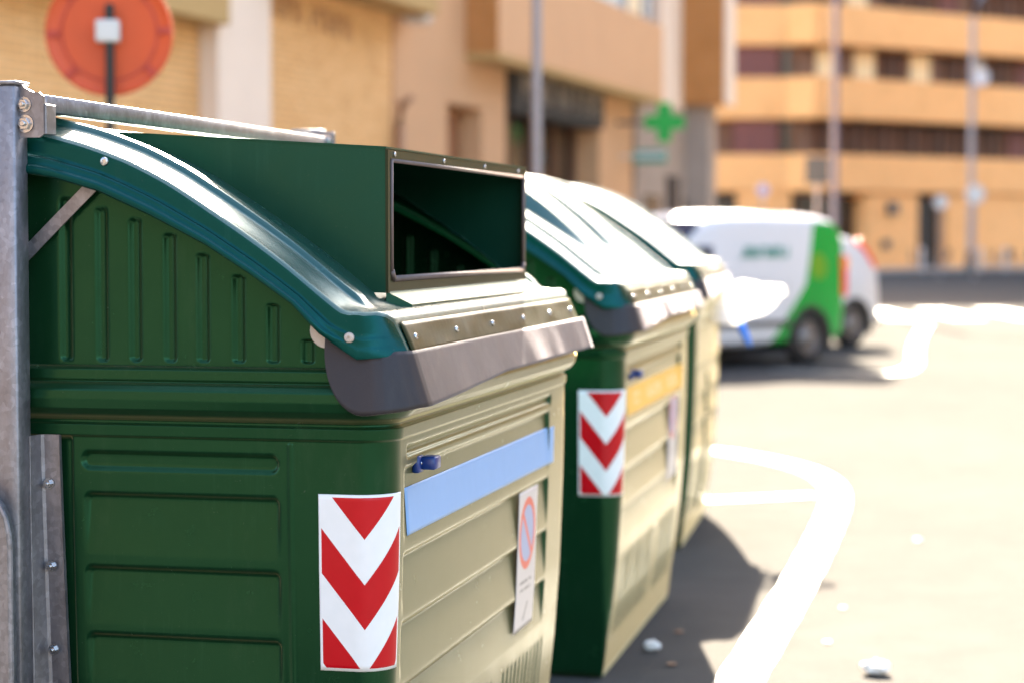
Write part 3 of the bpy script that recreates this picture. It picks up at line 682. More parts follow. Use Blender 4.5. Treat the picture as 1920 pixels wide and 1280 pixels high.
ribbon('road_marking',[(.42,5.5),(.775,7.04),(1.24,9.0),(1.62,10.7),(1.86,11.9),(1.97,12.8),(1.93,13.6),(1.72,14.3),(1.40,14.85),(.9,15.2)],.165)
ribbon('road_marking',[(1.05,11.93),(1.40,12.05),(1.78,12.2)],.11,.008)
ribbon('road_marking',[(3.0,23.9),(3.5,23.35),(3.95,23.15),(4.4,23.5),(4.8,24.8),(5.2,26.8),(5.7,29.3),(6.5,33),(7.3,36.5)],.17)
for i in range(9):
    x=7.0+i*1.25; mb=MB(); mb.add([(x,38.5+i*.2,.004),(x+.62,38.6+i*.2,.004),(x+.75,43.2+i*.2,.004),(x+.13,43.1+i*.2,.004)],[(0,1,2,3)])
    tag(mb.build('crossing_stripe',M['paint']),kind='structure')
# litter
def crumple(u,y,r,mat,name,label,flat=.5,seed=0,cat='litter'):
    z=1.52*3900/(y-445); x=(u-960)/3900*z; rnd=random.Random(seed)
    n=14; mb=MB(); vs=[];fs=[]
    for i in range(9):
        ph=math.pi*i/8
        for j in range(n):
            t=2*math.pi*j/n; rr=r*(.75+.5*rnd.random()); vs.append((rr*math.sin(ph)*math.cos(t)*1.3,rr*math.sin(ph)*math.sin(t),max(0.002,r*flat+rr*flat*math.cos(ph))))
    for i in range(8):
        for j in range(n): fs.append((i*n+j,i*n+(j+1)%n,(i+1)*n+(j+1)%n,(i+1)*n+j))
    mb.add(vs,fs); o=mb.build(name,mat); o.location=(x,z,.0045); return tag(o,label,cat)
crumple(1650,1270,.040,M['paper'],'crumpled_tissue','crumpled white tissue on the sunny road at the bottom edge, right of the white line',.55,1)
crumple(1224,1226,.022,M['paper'],'paper_scrap','small white paper ball in the shade beside the second container',.8,2)
crumple(1558,953,.036,M['leaf'],'dry_leaf','brown dry leaf lying on the curve of the white line',.12,3)
for k,(u,y,rr,lb) in enumerate(((1725,1016,.014,'small white scrap alone on the sunny asphalt, right of the white curve'),(1556,1211,.011,'white scrap on asphalt nearest the tissue, left of it'),(1585,1145,.010,'white scrap on asphalt just right of the straight white line'))):
    crumple(u,y,rr,M['paper'],'paper_scrap',lb,.25,10+k)

for k,(u,y,lb) in enumerate(((1276,1192,'small brown leaf in the shade right of the second container, upper one'),(1262,1254,'small brown leaf in the shade at the bottom, right of the paper ball'))):
    crumple(u,y,.014,M['leaf'],'dry_leaf',lb,.25,30+k)

# ================================================================== LEFT BUILDING (facade frame: x along the street, y outward, z up)
def su(u,n=0.):                 # facade coordinate seen at photo column u, n metres in front of the wall
    k=(u-960)/3900.; b=F0+FN*n; return (k*b.y-b.x)/(FD.x-k*FD.y)
def zu(u,y,n=0.):
    p=fl(su(u,n),n); return 1.52-(y-445)/3900.*p.y
def block(name,loc,rz,label,cat='building',group=None): return empty(name,loc,rz,label,cat,group)
RZ=math.pi/2-H17                # local x -> FD ; local y -> left of it, so outward is -y
LB=block('brick_house',F0,RZ,'tan brick and pink stucco building with a shop, left side of the street')
def lbox(mb,s0,s1,n0,n1,z0,z1,bev=0): mb.box(s0,s1,-n1,-n0,z0,z1,0,bev)
sB=su(735)
s375,s475,s480,s730=su(375),su(475),su(480),su(730)
m=MB(); lbox(m,su(-700) if False else -22,sB,-8,0,0,9.3); m.build('brick_wall',M['brick'],LB)
s1=su(945); s2=su(1120); sd0,sd1=su(835),su(900); sE=su(1290)
m=MB()
lbox(m,sB,sd0,-8,.03,0,9.3); lbox(m,sd0,sd1,-8,.03,zu(870,200),9.3); lbox(m,sd0,sd1,-8,-.35,0,zu(870,200)); lbox(m,sd1,s1,-8,.03,0,9.3)
zs_=zu(1000,110); lbox(m,s1,s2,-8,.03,4.0,9.3); lbox(m,s2,sE,-8,.03,0,9.3); m.build('stucco_wall',M['stucco'],LB)
m=MB(); lbox(m,sd0+.05,sd1-.05,-.34,-.28,0,zu(870,205)-.05,.01); d=m.build('door',M['brown_door'],LB)
m=MB(); lbox(m,sd0+.15,sd0+.19,-.27,-.22,.95,1.15,.005); m.build('handle',M['rim'],d)
m=MB(); lbox(m,s375,s475,.0,.22,0,9.3,.01); m.build('pilaster',M['pillar'],LB)
m=MB(); m.tube([tuple(Vector((sB+.02,-.10,z))) for z in (0,1,2,2.9)],.055,12); m.tube([(sB+.02,-.10,2.9),(sB+.06,-.12,3.15),(sB+.18,-.2,3.25)],.05,10); m.build('downpipe',M['downpipe'],LB,smooth_=True)
# eave / projecting slab over the brick part
m=MB(); lbox(m,s480-.2,sB+.2,.0,.55,zu(600,-8),zu(600,-8)+.35,.01); lbox(m,-22,s375,.0,.35,zu(100,-8)+.0,zu(100,-8)+.3,.01); m.build('ledge',M['soffit'],LB)
wl=MB(); lbox(wl,sB+.12,sB+.42,.1,.4,zu(755,50),zu(755,5),.04); lbox(wl,sB+.2,sB+.3,.0,.1,zu(755,40),zu(755,20)); tag(wl.build('wall_lamp',M['white'],LB))
# dark worn letters high on the brick wall
m=MB(); random.seed(4); sx=s480+.15
for i in range(11):
    w_=.17+.05*random.random(); z0=zu(600,52)-.10*i/11
    if i!=5:
        lbox(m,sx,sx+.035,.0,.012,z0,z0+.27); lbox(m,sx+w_-.05,sx+w_-.02,.0,.012,z0+(.0 if i%3 else .12),z0+.27); lbox(m,sx+.035,sx+w_-.05,.0,.012,z0+.11+(.12 if i%2 else 0),z0+.145+(.12 if i%2 else 0))
    sx+=w_+.05
    if i in (4,10): m.build('wall_lettering',M['downpipe'],LB); m=MB()
# shop: dark opening with a sign board
m=MB(); lbox(m,s1,s2,-8,-.5,0,4.0); m.build('shop_recess',M['dark'],LB)
m=MB(); lbox(m,s1+.1,s2-.1,-.48,-.44,.3,3.4); m.build('shop_window',M['glass'],LB)
for s_ in np.linspace(s1+.1,s2-.1,5):
    m=MB(); lbox(m,s_-.04,s_+.04,-.43,-.36,0,3.5); m.build('window_post',M['frame_brown'],LB)
m=MB(); lbox(m,s1+.25*(s2-s1),s1+.48*(s2-s1),-.43,-.40,.3,2.1); m.build('poster',M['curtain'],LB)
zb0,zb1=zu(1050,222,.12),zu(1050,165,.12)
m=MB(); lbox(m,s1+.05,s2-.02,-.30,.12,zb0-.05,zb1+.10,.02); sg=m.build('shop_sign',M['grey'],LB)
m=MB(); sx=s1+.5; random.seed(3)
while sx<s2-.45:
    w_=.20; 
    lbox(m,sx,sx+.05,.12,.135,zb0+.14,zb0+.52); lbox(m,sx+.05,sx+w_,.12,.135,zb0+(.47 if random.random()>.5 else .30),zb0+(.52 if random.random()>.5 else .35)+.02)
    if random.random()>.4: lbox(m,sx+w_-.05,sx+w_,.12,.135,zb0+.14,zb0+.45)
    sx+=w_+.09
    if random.random()>.72 or sx>=s2-.45: sx+=.22; m.build('sign_lettering',M['letters'],sg); m=MB()
# projecting upper storey
bz=4.0; s5=su(935,.5); s6=su(1242,.5)
m=MB(); lbox(m,s5,s6,.03,.5,bz+.02,5.35,.01); lbox(m,s5,s6,.03,.42,6.9,9.3); m.build('balcony',M['stucco'],LB)
m=MB(); lbox(m,s5+.0,s6-.0,.03,.49,bz-.06,bz+.019); m.build('soffit',M['soffit'],LB)
m=MB(); lbox(m,s5-.004,s5+.3,.031,.5-.004,bz+.03,9.2); m.build('balcony_end',M['brownwall'],LB)
k=0; s_=s5+.3
while s_<s6-.3:
    e_=min(s_+1.5,s6-.05)
    m=MB(); lbox(m,s_+.08,e_-.08,.03,.30,5.37,6.88); wv=m.build('window',M['glass'],LB)
    m=MB(); lbox(m,s_,s_+.08,.03,.36,5.36,6.89,.01); lbox(m,s_+.7,s_+.76,.30,.34,5.36,6.89); m.build('frame',M['white'],wv)
    m=MB(); lbox(m,s_+.15,e_-.25,.301,.315,5.4,6.85); m.build('curtain',M['curtain'] if k%2 else M['lilac'],wv)
    s_=e_; k+=1
m=MB(); lbox(m,s5+.3,s5+6.4,.44,.49,5.36,5.78,.01); m.build('window_screen',M['lilac'],LB)
# pharmacy end: pale stone, cross, small teal box
s7,s8=su(1182),su(1296)
m=MB(); lbox(m,s7,s8,.031,.10,0,4.05); m.build('stone_front',M['olivew'],LB)
for a0_,a1_,zz in ((.12,.36,2.3),(.46,.66,2.7),(.76,.92,2.3)):
    m=MB(); lbox(m,s7+(s8-s7)*a0_,s7+(s8-s7)*a1_,.10,.13,.2,zz); m.build('shop_window',M['glass'],LB)
m=MB(); lbox(m,su(1247,.3),su(1262,.3),.04,.22,4.0,9.3); lbox(m,su(1265,.2)-.1,su(1290,.2),.04,.1,4.0,9.3);m.build('pale_strip',M['pillar'],LB)
cr=MB(); pc=at(1246,230,36.5); w_=.34; t=.118
poly=[(-t,-w_),(t,-w_),(t,-t),(w_,-t),(w_,t),(t,t),(t,w_),(-t,w_),(-t,t),(-w_,t),(-w_,-t),(-t,-t)]
cr.prism(poly,-.08,.08,Matrix.Rotation(R(90),4,'X')); c_=cr.build('pharmacy_cross',M['cross']); c_.location=pc; c_.rotation_euler=(0,0,R(-8))
tag(c_,'green pharmacy cross sticking out from the pale shop front','pharmacy sign')
arm=MB(); arm.box(-1.25,-.1,.02,.07,-.03,.03); arm.build('arm',M['darkgrey'],c_)
tb=MB(); tb.box(-.30,.30,-.12,.12,-.12,.12,0,.03); t2=tb.build('shop_box_sign',M['teal']); t2.location=at(1218,294,36.8); t2.rotation_euler=(0,0,R(-10)); tag(t2,'small teal sign box below the green cross','shop sign')
tb=MB(); tb.box(-.9,-.30,.0,.05,-.02,.02); tb.box(-.28,.28,-.125,-.121,-.02,.06); tb.build('bracket',M['white'],t2)

# ---- unseen building added behind the photographer to darken the plastic's reflections
KB=block('unseen_building',(-8,-16,0),0,'unseen dark brick house added behind the photographer for reflections')
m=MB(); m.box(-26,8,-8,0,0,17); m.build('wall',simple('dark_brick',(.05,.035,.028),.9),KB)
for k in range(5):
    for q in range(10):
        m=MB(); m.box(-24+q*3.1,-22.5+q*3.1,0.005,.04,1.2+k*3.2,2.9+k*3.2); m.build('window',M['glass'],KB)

# ---- unseen block added across the road to colour the plastic's reflections
RB=block('unseen_building',(31,42,0),0,'unseen long brown brick block added across the road for reflections')
m=MB(); m.box(-5,5,-38,38,0,17); m.build('wall',simple('warm_brick',(.60,.36,.15),.9),RB)
for k in range(6):
    for q in range(12):
        m=MB(); m.box(-5.04,-5.005,-36+q*6.1,-33+q*6.1,1.2+k*3.1,2.8+k*3.1); m.build('window',M['glass'],RB)

# ---- brown building beyond
BB=block('brick_tower',fl(su(1268),0),RZ,'slim tall brown brick bay rising above the green pharmacy cross')
m=MB(); m.box(0,1.0,-.93,6,4.15,12.5); m.build('upper_wall',M['brownwall'],BB)
m=MB(); m.box(.05,1.02,-.97,-.935,4.15,12.5); m.build('painted_lit_face',M['pillar'],BB)  # light on the bay's front face put into a pale colour
m=MB(); m.box(.3,.95,-.60,6,0,4.145); m.build('lower_wall',M['olivew'],BB)

# ================================================================== FAR ORANGE BUILDING
ZC=92.; xC=(1530-960)/3900*ZC
aR=math.atan(.575/.818)
OB=block('apartment_building',(xC,ZC,0),0,'orange brick apartment building with long parapets across the far end of the street')
def seg(p0,p1,n0,n1,z0,z1,mat,name,parent=OB,bev=0):
    """slab along the plan line p0-p1, from n0 to n1 behind it (n negative = towards camera)"""
    p0,p1=Vector((*p0,0)),Vector((*p1,0)); d=(p1-p0); L=d.length; d.normalize(); ang=math.atan2(d.y,d.x)
    m=MB(); m.box(0,L,n0,n1,z0,z1,0,bev,Matrix.Translation(p0)@Matrix.Rotation(ang,4,'Z')); return m.build(name,mat,parent)
PR=(45*.818,45*.575); PL=(-1.25,.9); PL2=(-4.3,.9)
fz=[(3.57,5.2),(6.8,8.6),(10.06,11.8),(13.35,15.05),(16.6,18.3),(19.9,21.4),(23.2,24.8),(26.4,28.2)]
d_=Vector((.818,.575,0)); n_=Vector((-.575,.818,0))
# core walls
seg((0,0),PR,1.2,12,.0,31,M['frame_brown'],'core_wall'); seg((-9,.9),(0.2,.9),1.2,12,0,31,M['frame_brown'],'core_wall')
for i,(z0,z1) in enumerate(fz):
    ex=[-5.2,-4.4,-3.7,-4.2,-4.2,-4.2,-4.2,-4.2][i]
    seg((0,0),PR,-.15,.0,z0,z1,M['orange'],'parapet'); seg(PL,(0,0),-.12,.03,z0,z1,M['orange'],'parapet'); seg((ex,.9),PL,-.15,.0,z0,z1,M['orange'],'parapet')
    seg((.05,.02),PR,.02,1.25,z0-.02,z0+.25,M['orange'],'floor_slab'); seg((ex+.05,.95),(0,.95),.02,1.0,z0-.03,z0+.24,M['orange'],'floor_slab')
# windows between parapets
zz=[(5.2,6.8),(8.6,10.06),(11.8,13.35),(15.05,16.6)]
kinds={0:['g','g','g','g','g','g','g','s','c','g','s','g','c'],1:['c','C','g','c','g','w','g','s','g','c','g','s','g'],2:['g','c','g','g','s','g','g','g','s','g','c','g','g'],3:['s','g','g','c','g','g','s','g','g','g','c','g','g']}
M['bglass']=simple('brown_window_glass',(.085,.036,.02),.4,0,.5,.6,spec=.15)
mats={'g':M['bglass'],'c':M['curtain'],'C':M['curtain'],'s':M['shutter'],'w':M['white']}
for r,(z0,z1) in enumerate(zz):
    x=1.0; 
    for k in kinds[r]:
        w_=1.25 if k!='w' else .8
        p0=d_*x; p1=d_*(x+w_)
        wv=seg((p0.x,p0.y),(p1.x,p1.y),1.05,1.19,z0-.3,z1-.05,mats[k],'window')
        q=p1+d_*.14; seg((p1.x,p1.y),(q.x,q.y),.98,1.19,z0-.3,z1-.03,M['frame_brown'],'frame',wv)
        x+=w_+.55+(.5 if k in 'cs' else 0)
    ex=-3.6
    seg((ex,.98),(ex+2.0,.98),.1,.2,z0-.02,z1-.06,M['shutter'],'window'); seg((ex+2.3,.98),(ex+3.4,.98),.5,.6,z0-.02,z1-.1,M['glass'],'window')
# ground floor
x=-9.
gf=[(-9,-4.9,'o'),(-4.9,-3.3,'d'),(-3.3,-.9,'o'),(-.9,2.3,'d')]
seg((-9,.9),(-4.9,.9),.0,1.2,0,3.55,M['orange'],'ground_wall'); seg((-4.9,.9),(-3.4,.9),.5,1.2,2.4,3.3,M['glass'],'shop_window'); seg((-4.9,.9),(-3.4,.9),.1,1.2,0,2.4,M['orange'],'ground_wall'); seg((-3.4,.9),(-1.0,.9),.0,1.2,0,3.55,M['orange'],'ground_wall')
def gw(x0,x1,mat,name,z0=0.,z1=3.5,n0=.05): 
    p0=d_*x0;p1=d_*x1; return seg((p0.x,p0.y),(p1.x,p1.y),n0,1.2,z0,z1,mat,name)
gw(3.1,6.4,M['orange'],'ground_wall'); gw(8.3,16,M['orange'],'ground_wall'); gw(18,45,M['orange'],'ground_wall')
gw(-.3,3.1,M['glass'],'shop_window',0.3,3.3,.8); gw(6.4,8.3,M['dark'],'door',0,3.3,.6); gw(16,18,M['glass'],'door',0,3.3,.6)
p=d_*4.6; m=MB(); m.box(-.28,.28,-.25,-.0,2.55,3.1,0,.03,Matrix.Translation(p)@Matrix.Rotation(aR,4,'Z')); m.build('lantern',M['darkgrey'],OB)
m=MB(); m.box(-.2,.2,-.12,.03,1.0,1.4,0,.02,Matrix.Translation(d_*4.3)@Matrix.Rotation(aR,4,'Z')); m.build('meter_box',M['darkgrey'],OB)
# satellite dish, white, on second balcony
m=MB(); m.lathe([(0.02,0),(.25,.03),(.42,.12),(.43,.13),(.25,.05),(0.02,.02)],24,Matrix.Translation(d_*(10.2)+Vector((0,-.5,8.95)))@Matrix.Rotation(R(75),4,'X'),close=False); o=m.build('satellite_dish',M['white']); o.location=(xC,ZC,0); tag(o,'round white satellite dish on the second storey balcony of the orange building','satellite dish')
m=MB(); m.tube([d_*10.2+Vector((0,-.45,8.9)),d_*10.2+Vector((0,-.2,8.5))],.03,8); a_=m.build('dish_arm',M['darkgrey']); a_.parent=o

# ================================================================== POLES AND SIGNS
def pole(name,u,z,r,top,label,cat,mat,arm=None,base=None):
    x=(u-960)/3900*z; o=empty(name,(x,z,0),0,label,cat)
    m=MB(); m.lathe([(r*1.15,0),(r*1.1,2),(r*.95,top)],16); m.build('pole',mat,o,angle=R(40))
    m=MB(); m.lathe([(r*2.2,0),(r*2.2,.25),(r*1.4,.9),(r*1.2,1.0)],16) if base else m.lathe([(r*1.9,0),(r*1.9,.08),(r*1.3,.3)],16); m.build('base',M['darkgrey'] if base else mat,o,angle=R(40))
    if arm:
        m=MB(); pts=[(0,0,top-.1),(arm*.15,0,top+.7),(arm*.5,0,top+1.2),(arm,0,top+1.35)]; m.tube(pts,[r*.9,r*.8,r*.7,r*.6],10); m.build('arm',mat,o,smooth_=True)
        m=MB(); m.box(arm-.1,arm+.7 if arm>0 else arm+.1,-.16,.16,top+1.28,top+1.42,0,.05); m.build('lamp_head',M['darkgrey'],o)
    return o
pole('street_lamp',1006,20,.045,7.5,'slim grey lamp post behind the nearest container hood','lamp post',M['pole'])
pole('street_lamp',1563,47,.072,9.5,'bluish grey lamp post rising behind the parked van','lamp post',simple('blue_grey_paint',(.10,.11,.17),.5),arm=1.6)
pole('street_lamp',1819,80,.11,9.9,'far grey lamp post with bent top and dark conical base before the orange building','lamp post',M['pole'],arm=1.5,base=True)
def roundsign(u,y,z,r,label,face,h):
    x=(u-960)/3900*z; o=empty('road_sign',(x,z,0),0,label,'road sign')
    m=MB(); m.lathe([(.035,0),(.035,h+r)],10); m.build('pole',M['pole'],o,angle=R(40))
    m=MB(); m.lathe([(r,0),(r,.02)],28,Matrix.Translation((0,-.045,h))@Matrix.Rotation(R(90),4,'X')); d=m.build('disc',M['white'],o,angle=R(40))
    m=MB(); m.lathe([(r*.72,0),(r*.72,.006)],28,Matrix.Translation((0,-.066,h))@Matrix.Rotation(R(90),4,'X')); m.build('disc_face',face,d,angle=R(40))
roundsign(1826,365,76,.36,'larger white and blue round sign beside the far lamp post',M['lilac'],1.52+(445-365)/3900*76)
roundsign(1762,380,78,.26,'smaller pale round sign left of the far lamp post',M['lilac'],1.52+(445-380)/3900*78)
roundsign(1429,357,62,.19,'small blue round sign above the parked van roof',M['blue_sign'],1.52+(445-357)/3900*62)
o=empty('traffic_panel',((1531-960)/3900*46,46,0),0,'dark rectangular sign panel seen from behind, left of the bluish lamp post','road sign')
h=1.52+(445-320)/3900*46
m=MB(); m.box(-.27,.27,-.03,.0,h-.30,h+.30,0,.03); m.build('panel',M['darkgrey'],o); m=MB(); m.box(-.035,.035,.0,.05,0,h+.25); m.build('pole',M['pole'],o)
# round sign seen from behind, near left
sx,sy,sz_=at(205,62,10.)
o=empty('round_sign',(sx,sy,0),R(4),'round red sign back on a black pole before the brick wall','road sign')
Mx=Matrix.Translation((0,0,sz_))@Matrix.Rotation(R(90),4,'X')
m=MB(); m.lathe([(.292,-.012),(.302,-.006),(.302,.012),(.294,.018),(.278,.010),(.262,.004),(.235,.002),(.02,.002),(.0005,.002)],64,Mx,close=False); m.lathe([(.0005,-.012),(.292,-.012)],64,Mx,close=False); dsc=m.build('disc',M['signred'],o,angle=R(50),merge=1e-5)
for i in range(8):
    t=2*math.pi*(i+.05)/8; m=MB(); m.box(.235,.298,-.017,.017,.003,.020,0,.004,Mx@Matrix.Rotation(t,4,'Z')); m.build('rim_rib',M['signred2'],dsc)
m=MB(); m.lathe([(.222,.0015),(.224,.008),(.232,.008),(.234,.0015)],64,Mx,close=False); m.build('inner_ring',M['signred2'],dsc,angle=R(50))
m=MB(); m.box(-.02,.02,-.075,-.035,0,sz_+.13,0,.005,Matrix.Translation((.008,0,0))); m.build('pole',M['black'],o)
m=MB(); m.box(-.056,.056,-.09,-.02,sz_-.05,sz_+.055,0,.008); m.build('clamp',M['white'],o)

# terrace furniture and scooters far away at the orange building's foot
def chair(loc,rz,label):
    o=empty('terrace_chair',loc,rz,label,'chair','terrace chairs before the orange building')
    m=MB(); m.box(-.22,.22,-.22,.22,.42,.46,0,.01); m.build('seat',M['darkgrey'],o)
    m=MB(); m.box(-.22,.22,.19,.23,.47,.88,0,.01); m.build('backrest',M['darkgrey'],o)
    for sx in (-.2,.2):
        for sy in (-.2,.2):
            m=MB(); m.lathe([(.018,0),(.018,.42)],8,Matrix.Translation((sx,sy,0))); m.build('leg',M['pole'],o)
def table(loc,label):
    o=empty('terrace_table',loc,0,label,'table','terrace tables before the orange building')
    m=MB(); m.lathe([(.38,.71),(.38,.74)],24); m.build('tabletop',M['frame_brown'],o,angle=R(40)); m=MB(); m.lathe([(.25,0),(.04,.05),(.03,.71)],16); m.build('stand',M['pole'],o,angle=R(40))
for k,(u,ln) in enumerate(((1742,'leftmost'),(1860,'middle'),(1898,'rightmost'))):
    z=88+(u-1700)*.02; x=(u-960)/3900*z; table((x,z,.12),ln+' small dark terrace table before the orange building')
    chair((x-.6,z-.2,.12),R(70),ln+' terrace table\'s left chair, dark, before the orange building'); chair((x+.6,z+.1,.12),R(-80),ln+' terrace table\'s right chair, dark, before the orange building')
def bollard(u,z,lab):
    m=MB(); m.lathe([(.07,0),(.07,.75),(.09,.8),(.09,.9),(.05,.96),(.005,.97)],14); o=m.build('bollard',M['white'],None,angle=R(40)); o.location=((u-960)/3900*z,z,.12); tag(o,lab,'bollard','pale bollards at the far kerb')
for u,l in ((1728,'pale bollard left of the dark doorway terrace'),(1838,'pale bollard just right of the far lamp post'),(1884,'pale bollard nearest the right edge of the picture')): bollard(u,86.8,l)

# ================================================================== VEHICLES
def vehicle(name,loc,ang,label,cat,side,width,mat,wheels,wr,kind):
    """side: list of (x, zlow, zhigh, half-width factor) stations, x from tail (0) forward; local y = left/right"""
    root=empty(name,loc,ang,label,cat)
    # body: loft of rounded cross sections
    secs=[]
    for x,zl,zh,hw,tum in side:
        w_=width/2*hw; H_=zh-zl; sec=[]
        for t in np.linspace(0,1,30):
            # from bottom centre out, up the side, to the roof centre
            if t<.15: y=w_*.96*(t/.15); z=zl
            elif t<.78:
                q=(t-.15)/.63; z=zl+H_*.90*q+.0; belt=.50; y=w_*(1-.04*(1-min(q/.25,1))**2)-w_*tum*max(0,(q-belt)/(1-belt))**1.4
            else:
                q=(t-.78)/.22; yr=w_*(1-tum); z=zl+H_*(.90+.10*math.sin(q*math.pi/2)**.8); y=yr*math.cos(q*math.pi/2)**.55 if q<1 else 0
            sec.append((y,z))
        secs.append((x,sec))
    vs=[];fs=[];n=30
    for x,sec in secs:
        for y,z in sec: vs.append((x,y,z))
        for y,z in sec: vs.append((x,-y,z))
    N=2*n
    for i in range(len(secs)-1):
        for h in (0,1):
            for j in range(n-1):
                a=i*N+h*n+j; fs.append((a,a+1,a+1+N,a+N))
    for e in (0,len(secs)-1):
        for j in range(n-1): a=e*N+j; fs.append((a,a+1,a+1+n,a+n))
    # cut wheel wells by dropping faces whose centre lies in an arch
    def inarch(f):
        cx=sum(vs[i][0] for i in f)/4; cz=sum(vs[i][2] for i in f)/4; cy=abs(sum(vs[i][1] for i in f)/4)
        return cy>width*.36 and any((cx-wx)**2+(cz-wr)**2<(wr*1.13)**2 for wx in wheels)
    fs=[f for f in fs if not inarch(f)]
    m=MB(); m.add(vs,fs); b=m.build('body',mat,root,merge=1e-4,angle=R(38))
    for wx in wheels:
        for sy in (1,-1):
            Mx=Matrix.Translation((wx,sy*(width/2-.10),wr))@Matrix.Rotation(R(90)*-sy,4,'X')
            o=empty('wheel',(0,0,0)); o.parent=root
            for k_ in ('label',): pass
            m=MB(); m.lathe([(wr*.62,-.08),(wr*.9,-.09),(wr,-.06),(wr,.06),(wr*.9,.09),(wr*.64,.085),(wr*.62,.06)],36,Mx,close=False); m.build('tyre',M['tyre'],o,angle=R(50))
            m=MB(); m.lathe([(wr*.63,.07),(wr*.60,.085),(wr*.55,.05),(wr*.42,.045),(wr*.36,.07),(wr*.2,.075),(wr*.16,.09),(.002,.09)],36,Mx,close=False); m.build('rim',M['rim'],o,angle=R(50))
            # dark arch ring and liner
            m=MB(); vs2=[];fs2=[]; K=20
            for i in range(K+1):
                t=math.pi*(-.12+1.24*i/K)
                for rr,yy in ((wr*1.10,width/2-.40),(wr*1.10,width/2+.004),(wr*1.24,width/2+.008),(wr*1.24,width/2-.03)):
                    vs2.append((wx+rr*math.cos(t),sy*yy,max(.12,wr+rr*math.sin(t))))
            for i in range(K):
                for j in range(3): fs2.append((i*4+j,i*4+j+1,i*4+j+5,i*4+j+4))
            m.add(vs2,fs2); m.build('wheel_arch',M['carblack'],root)
    return root
VR=R(180+43)     # local +x = forward: to the left and towards the camera
side=[(0.0,.42,1.25,.86,.02),(.03,.34,1.55,.93,.03),(.10,.30,1.70,.965,.05),(.22,.27,1.78,.985,.07),(.45,.25,1.815,1,.08),(.60,.25,1.82,1,.08),(.7,.25,1.82,1,.08),(.8,.25,1.82,1,.08),(.9,.25,1.82,1,.08),(1.0,.25,1.82,1,.08),(1.1,.25,1.82,1,.08),(1.4,.25,1.83,1,.09),(2.0,.25,1.82,1,.10),(2.3,.25,1.79,1,.13),(2.5,.25,1.72,1,.17),(2.65,.25,1.62,1,.16),(2.8,.25,1.50,1,.13),(2.95,.25,1.38,1,.09),(3.1,.25,1.26,1,.06),(3.25,.25,1.12,1,.03),(3.35,.25,1.09,.99,.03),(3.45,.25,1.07,.985,.03),(3.55,.25,1.04,.98,.03),(3.7,.26,.99,.96,.03),(3.85,.28,.92,.91,.03),(3.96,.34,.80,.82,.03),(4.0,.42,.66,.70,.02)]
# densify stations for clean arches
def dens(s,step=.045):
    xs=np.array([p[0] for p in s]); X=np.unique(np.concatenate([xs,np.arange(0,xs[-1],step)])); return [(float(x),)+tuple(float(np.interp(x,xs,[p[k] for p in s])) for k in (1,2,3,4)) for x in X]
rear=Vector((4.10,25.15,0)); 
# local frame: side facing the camera is local +y for this heading
van=vehicle('parked_van',(0,0,0),VR,'white van with green rear corner parked beyond the containers','van',dens(side),1.67,M['van'],(.72,3.35),.315,'van')
fw=Vector((math.cos(VR),math.sin(VR),0)); lf=Vector((-math.sin(VR),math.cos(VR),0))   # lf = local +y
wheelpt=Vector((3.57,24.95,0)); van.location=wheelpt-fw*.72-lf*(1.67/2-.02)
def vbox(root,name,mat,x0,x1,y0,y1,z0,z1,bev=.01,parent=None):
    m=MB(); m.box(x0,x1,y0,y1,z0,z1,0,bev); return m.build(name,mat,parent or root,angle=R(40))
W=1.67/2
for sy in (1,-1):
    tl=MB(); tl.box(-.012,.10,min(sy*(W-.15),sy*(W-.005)),max(sy*(W-.15),sy*(W-.005)),.80,1.30,0,.02); t_=tl.build('tail_light',M['red_light'],van)
    tl=MB(); tl.box(-.016,.08,min(sy*(W-.14),sy*(W-.0)),max(sy*(W-.14),sy*(W-.0)),1.13,1.27,0,.01); tl.build('indicator',M['orange_light'],t_)
    vbox(van,'headlight',M['white'],3.80,3.93,min(sy*.5,sy*.72),max(sy*.5,sy*.72),.66,.84,.03)
    vbox(van,'side_window',M['carglass'],2.42,2.85,min(sy*(W-.09),sy*(W-.05)),max(sy*(W-.09),sy*(W-.05)),1.08,1.42,.01)
    vbox(van,'side_moulding',M['carblack'],1.10,2.98,min(sy*(W-.01),sy*(W+.012)),max(sy*(W-.01),sy*(W+.012)),.47,.54,.008)
    vbox(van,'wing_mirror',M['carblack'],2.75,2.90,min(sy*(W+.0),sy*(W+.2)),max(sy*(W+.0),sy*(W+.2)),1.08,1.30,.03)
m=MB(); m.add([(2.53,-.66,1.72),(2.53,.66,1.72),(3.24,.74,1.15),(3.24,-.74,1.15),(2.5,-.64,1.66),(2.5,.64,1.66),(3.2,.7,1.10),(3.2,-.7,1.10)],[(0,1,2,3),(4,7,6,5),(0,4,5,1),(1,5,6,2),(2,6,7,3),(3,7,4,0)]); m.build('windscreen',M['carglass'],van)
vbox(van,'rear_bumper',M['carblack'],-.06,.16,-.76,.76,.30,.52,.04); vbox(van,'front_bumper',M['carblack'],3.84,4.05,-.72,.72,.28,.5,.05)
vbox(van,'rear_window',M['carglass'],.0,.045,-.55,.55,1.15,1.5,.01)
for sy in (1,-1):
    for x0,x1,z0,z1 in ((1.15,1.158,.55,1.55),(1.95,1.958,.45,1.55),(.60,.606,.55,1.55)):
        vbox(van,'door_seam',M['carblack'],x0,x1,min(sy*(W-.02),sy*(W+.001)),max(sy*(W-.02),sy*(W+.001)),z0,min(z1,1.0),.0005)
    vbox(van,'door_handle',M['carblack'],1.78,1.92,min(sy*(W-.0),sy*(W+.02)),max(sy*(W),sy*(W+.02)),.93,.96,.005)
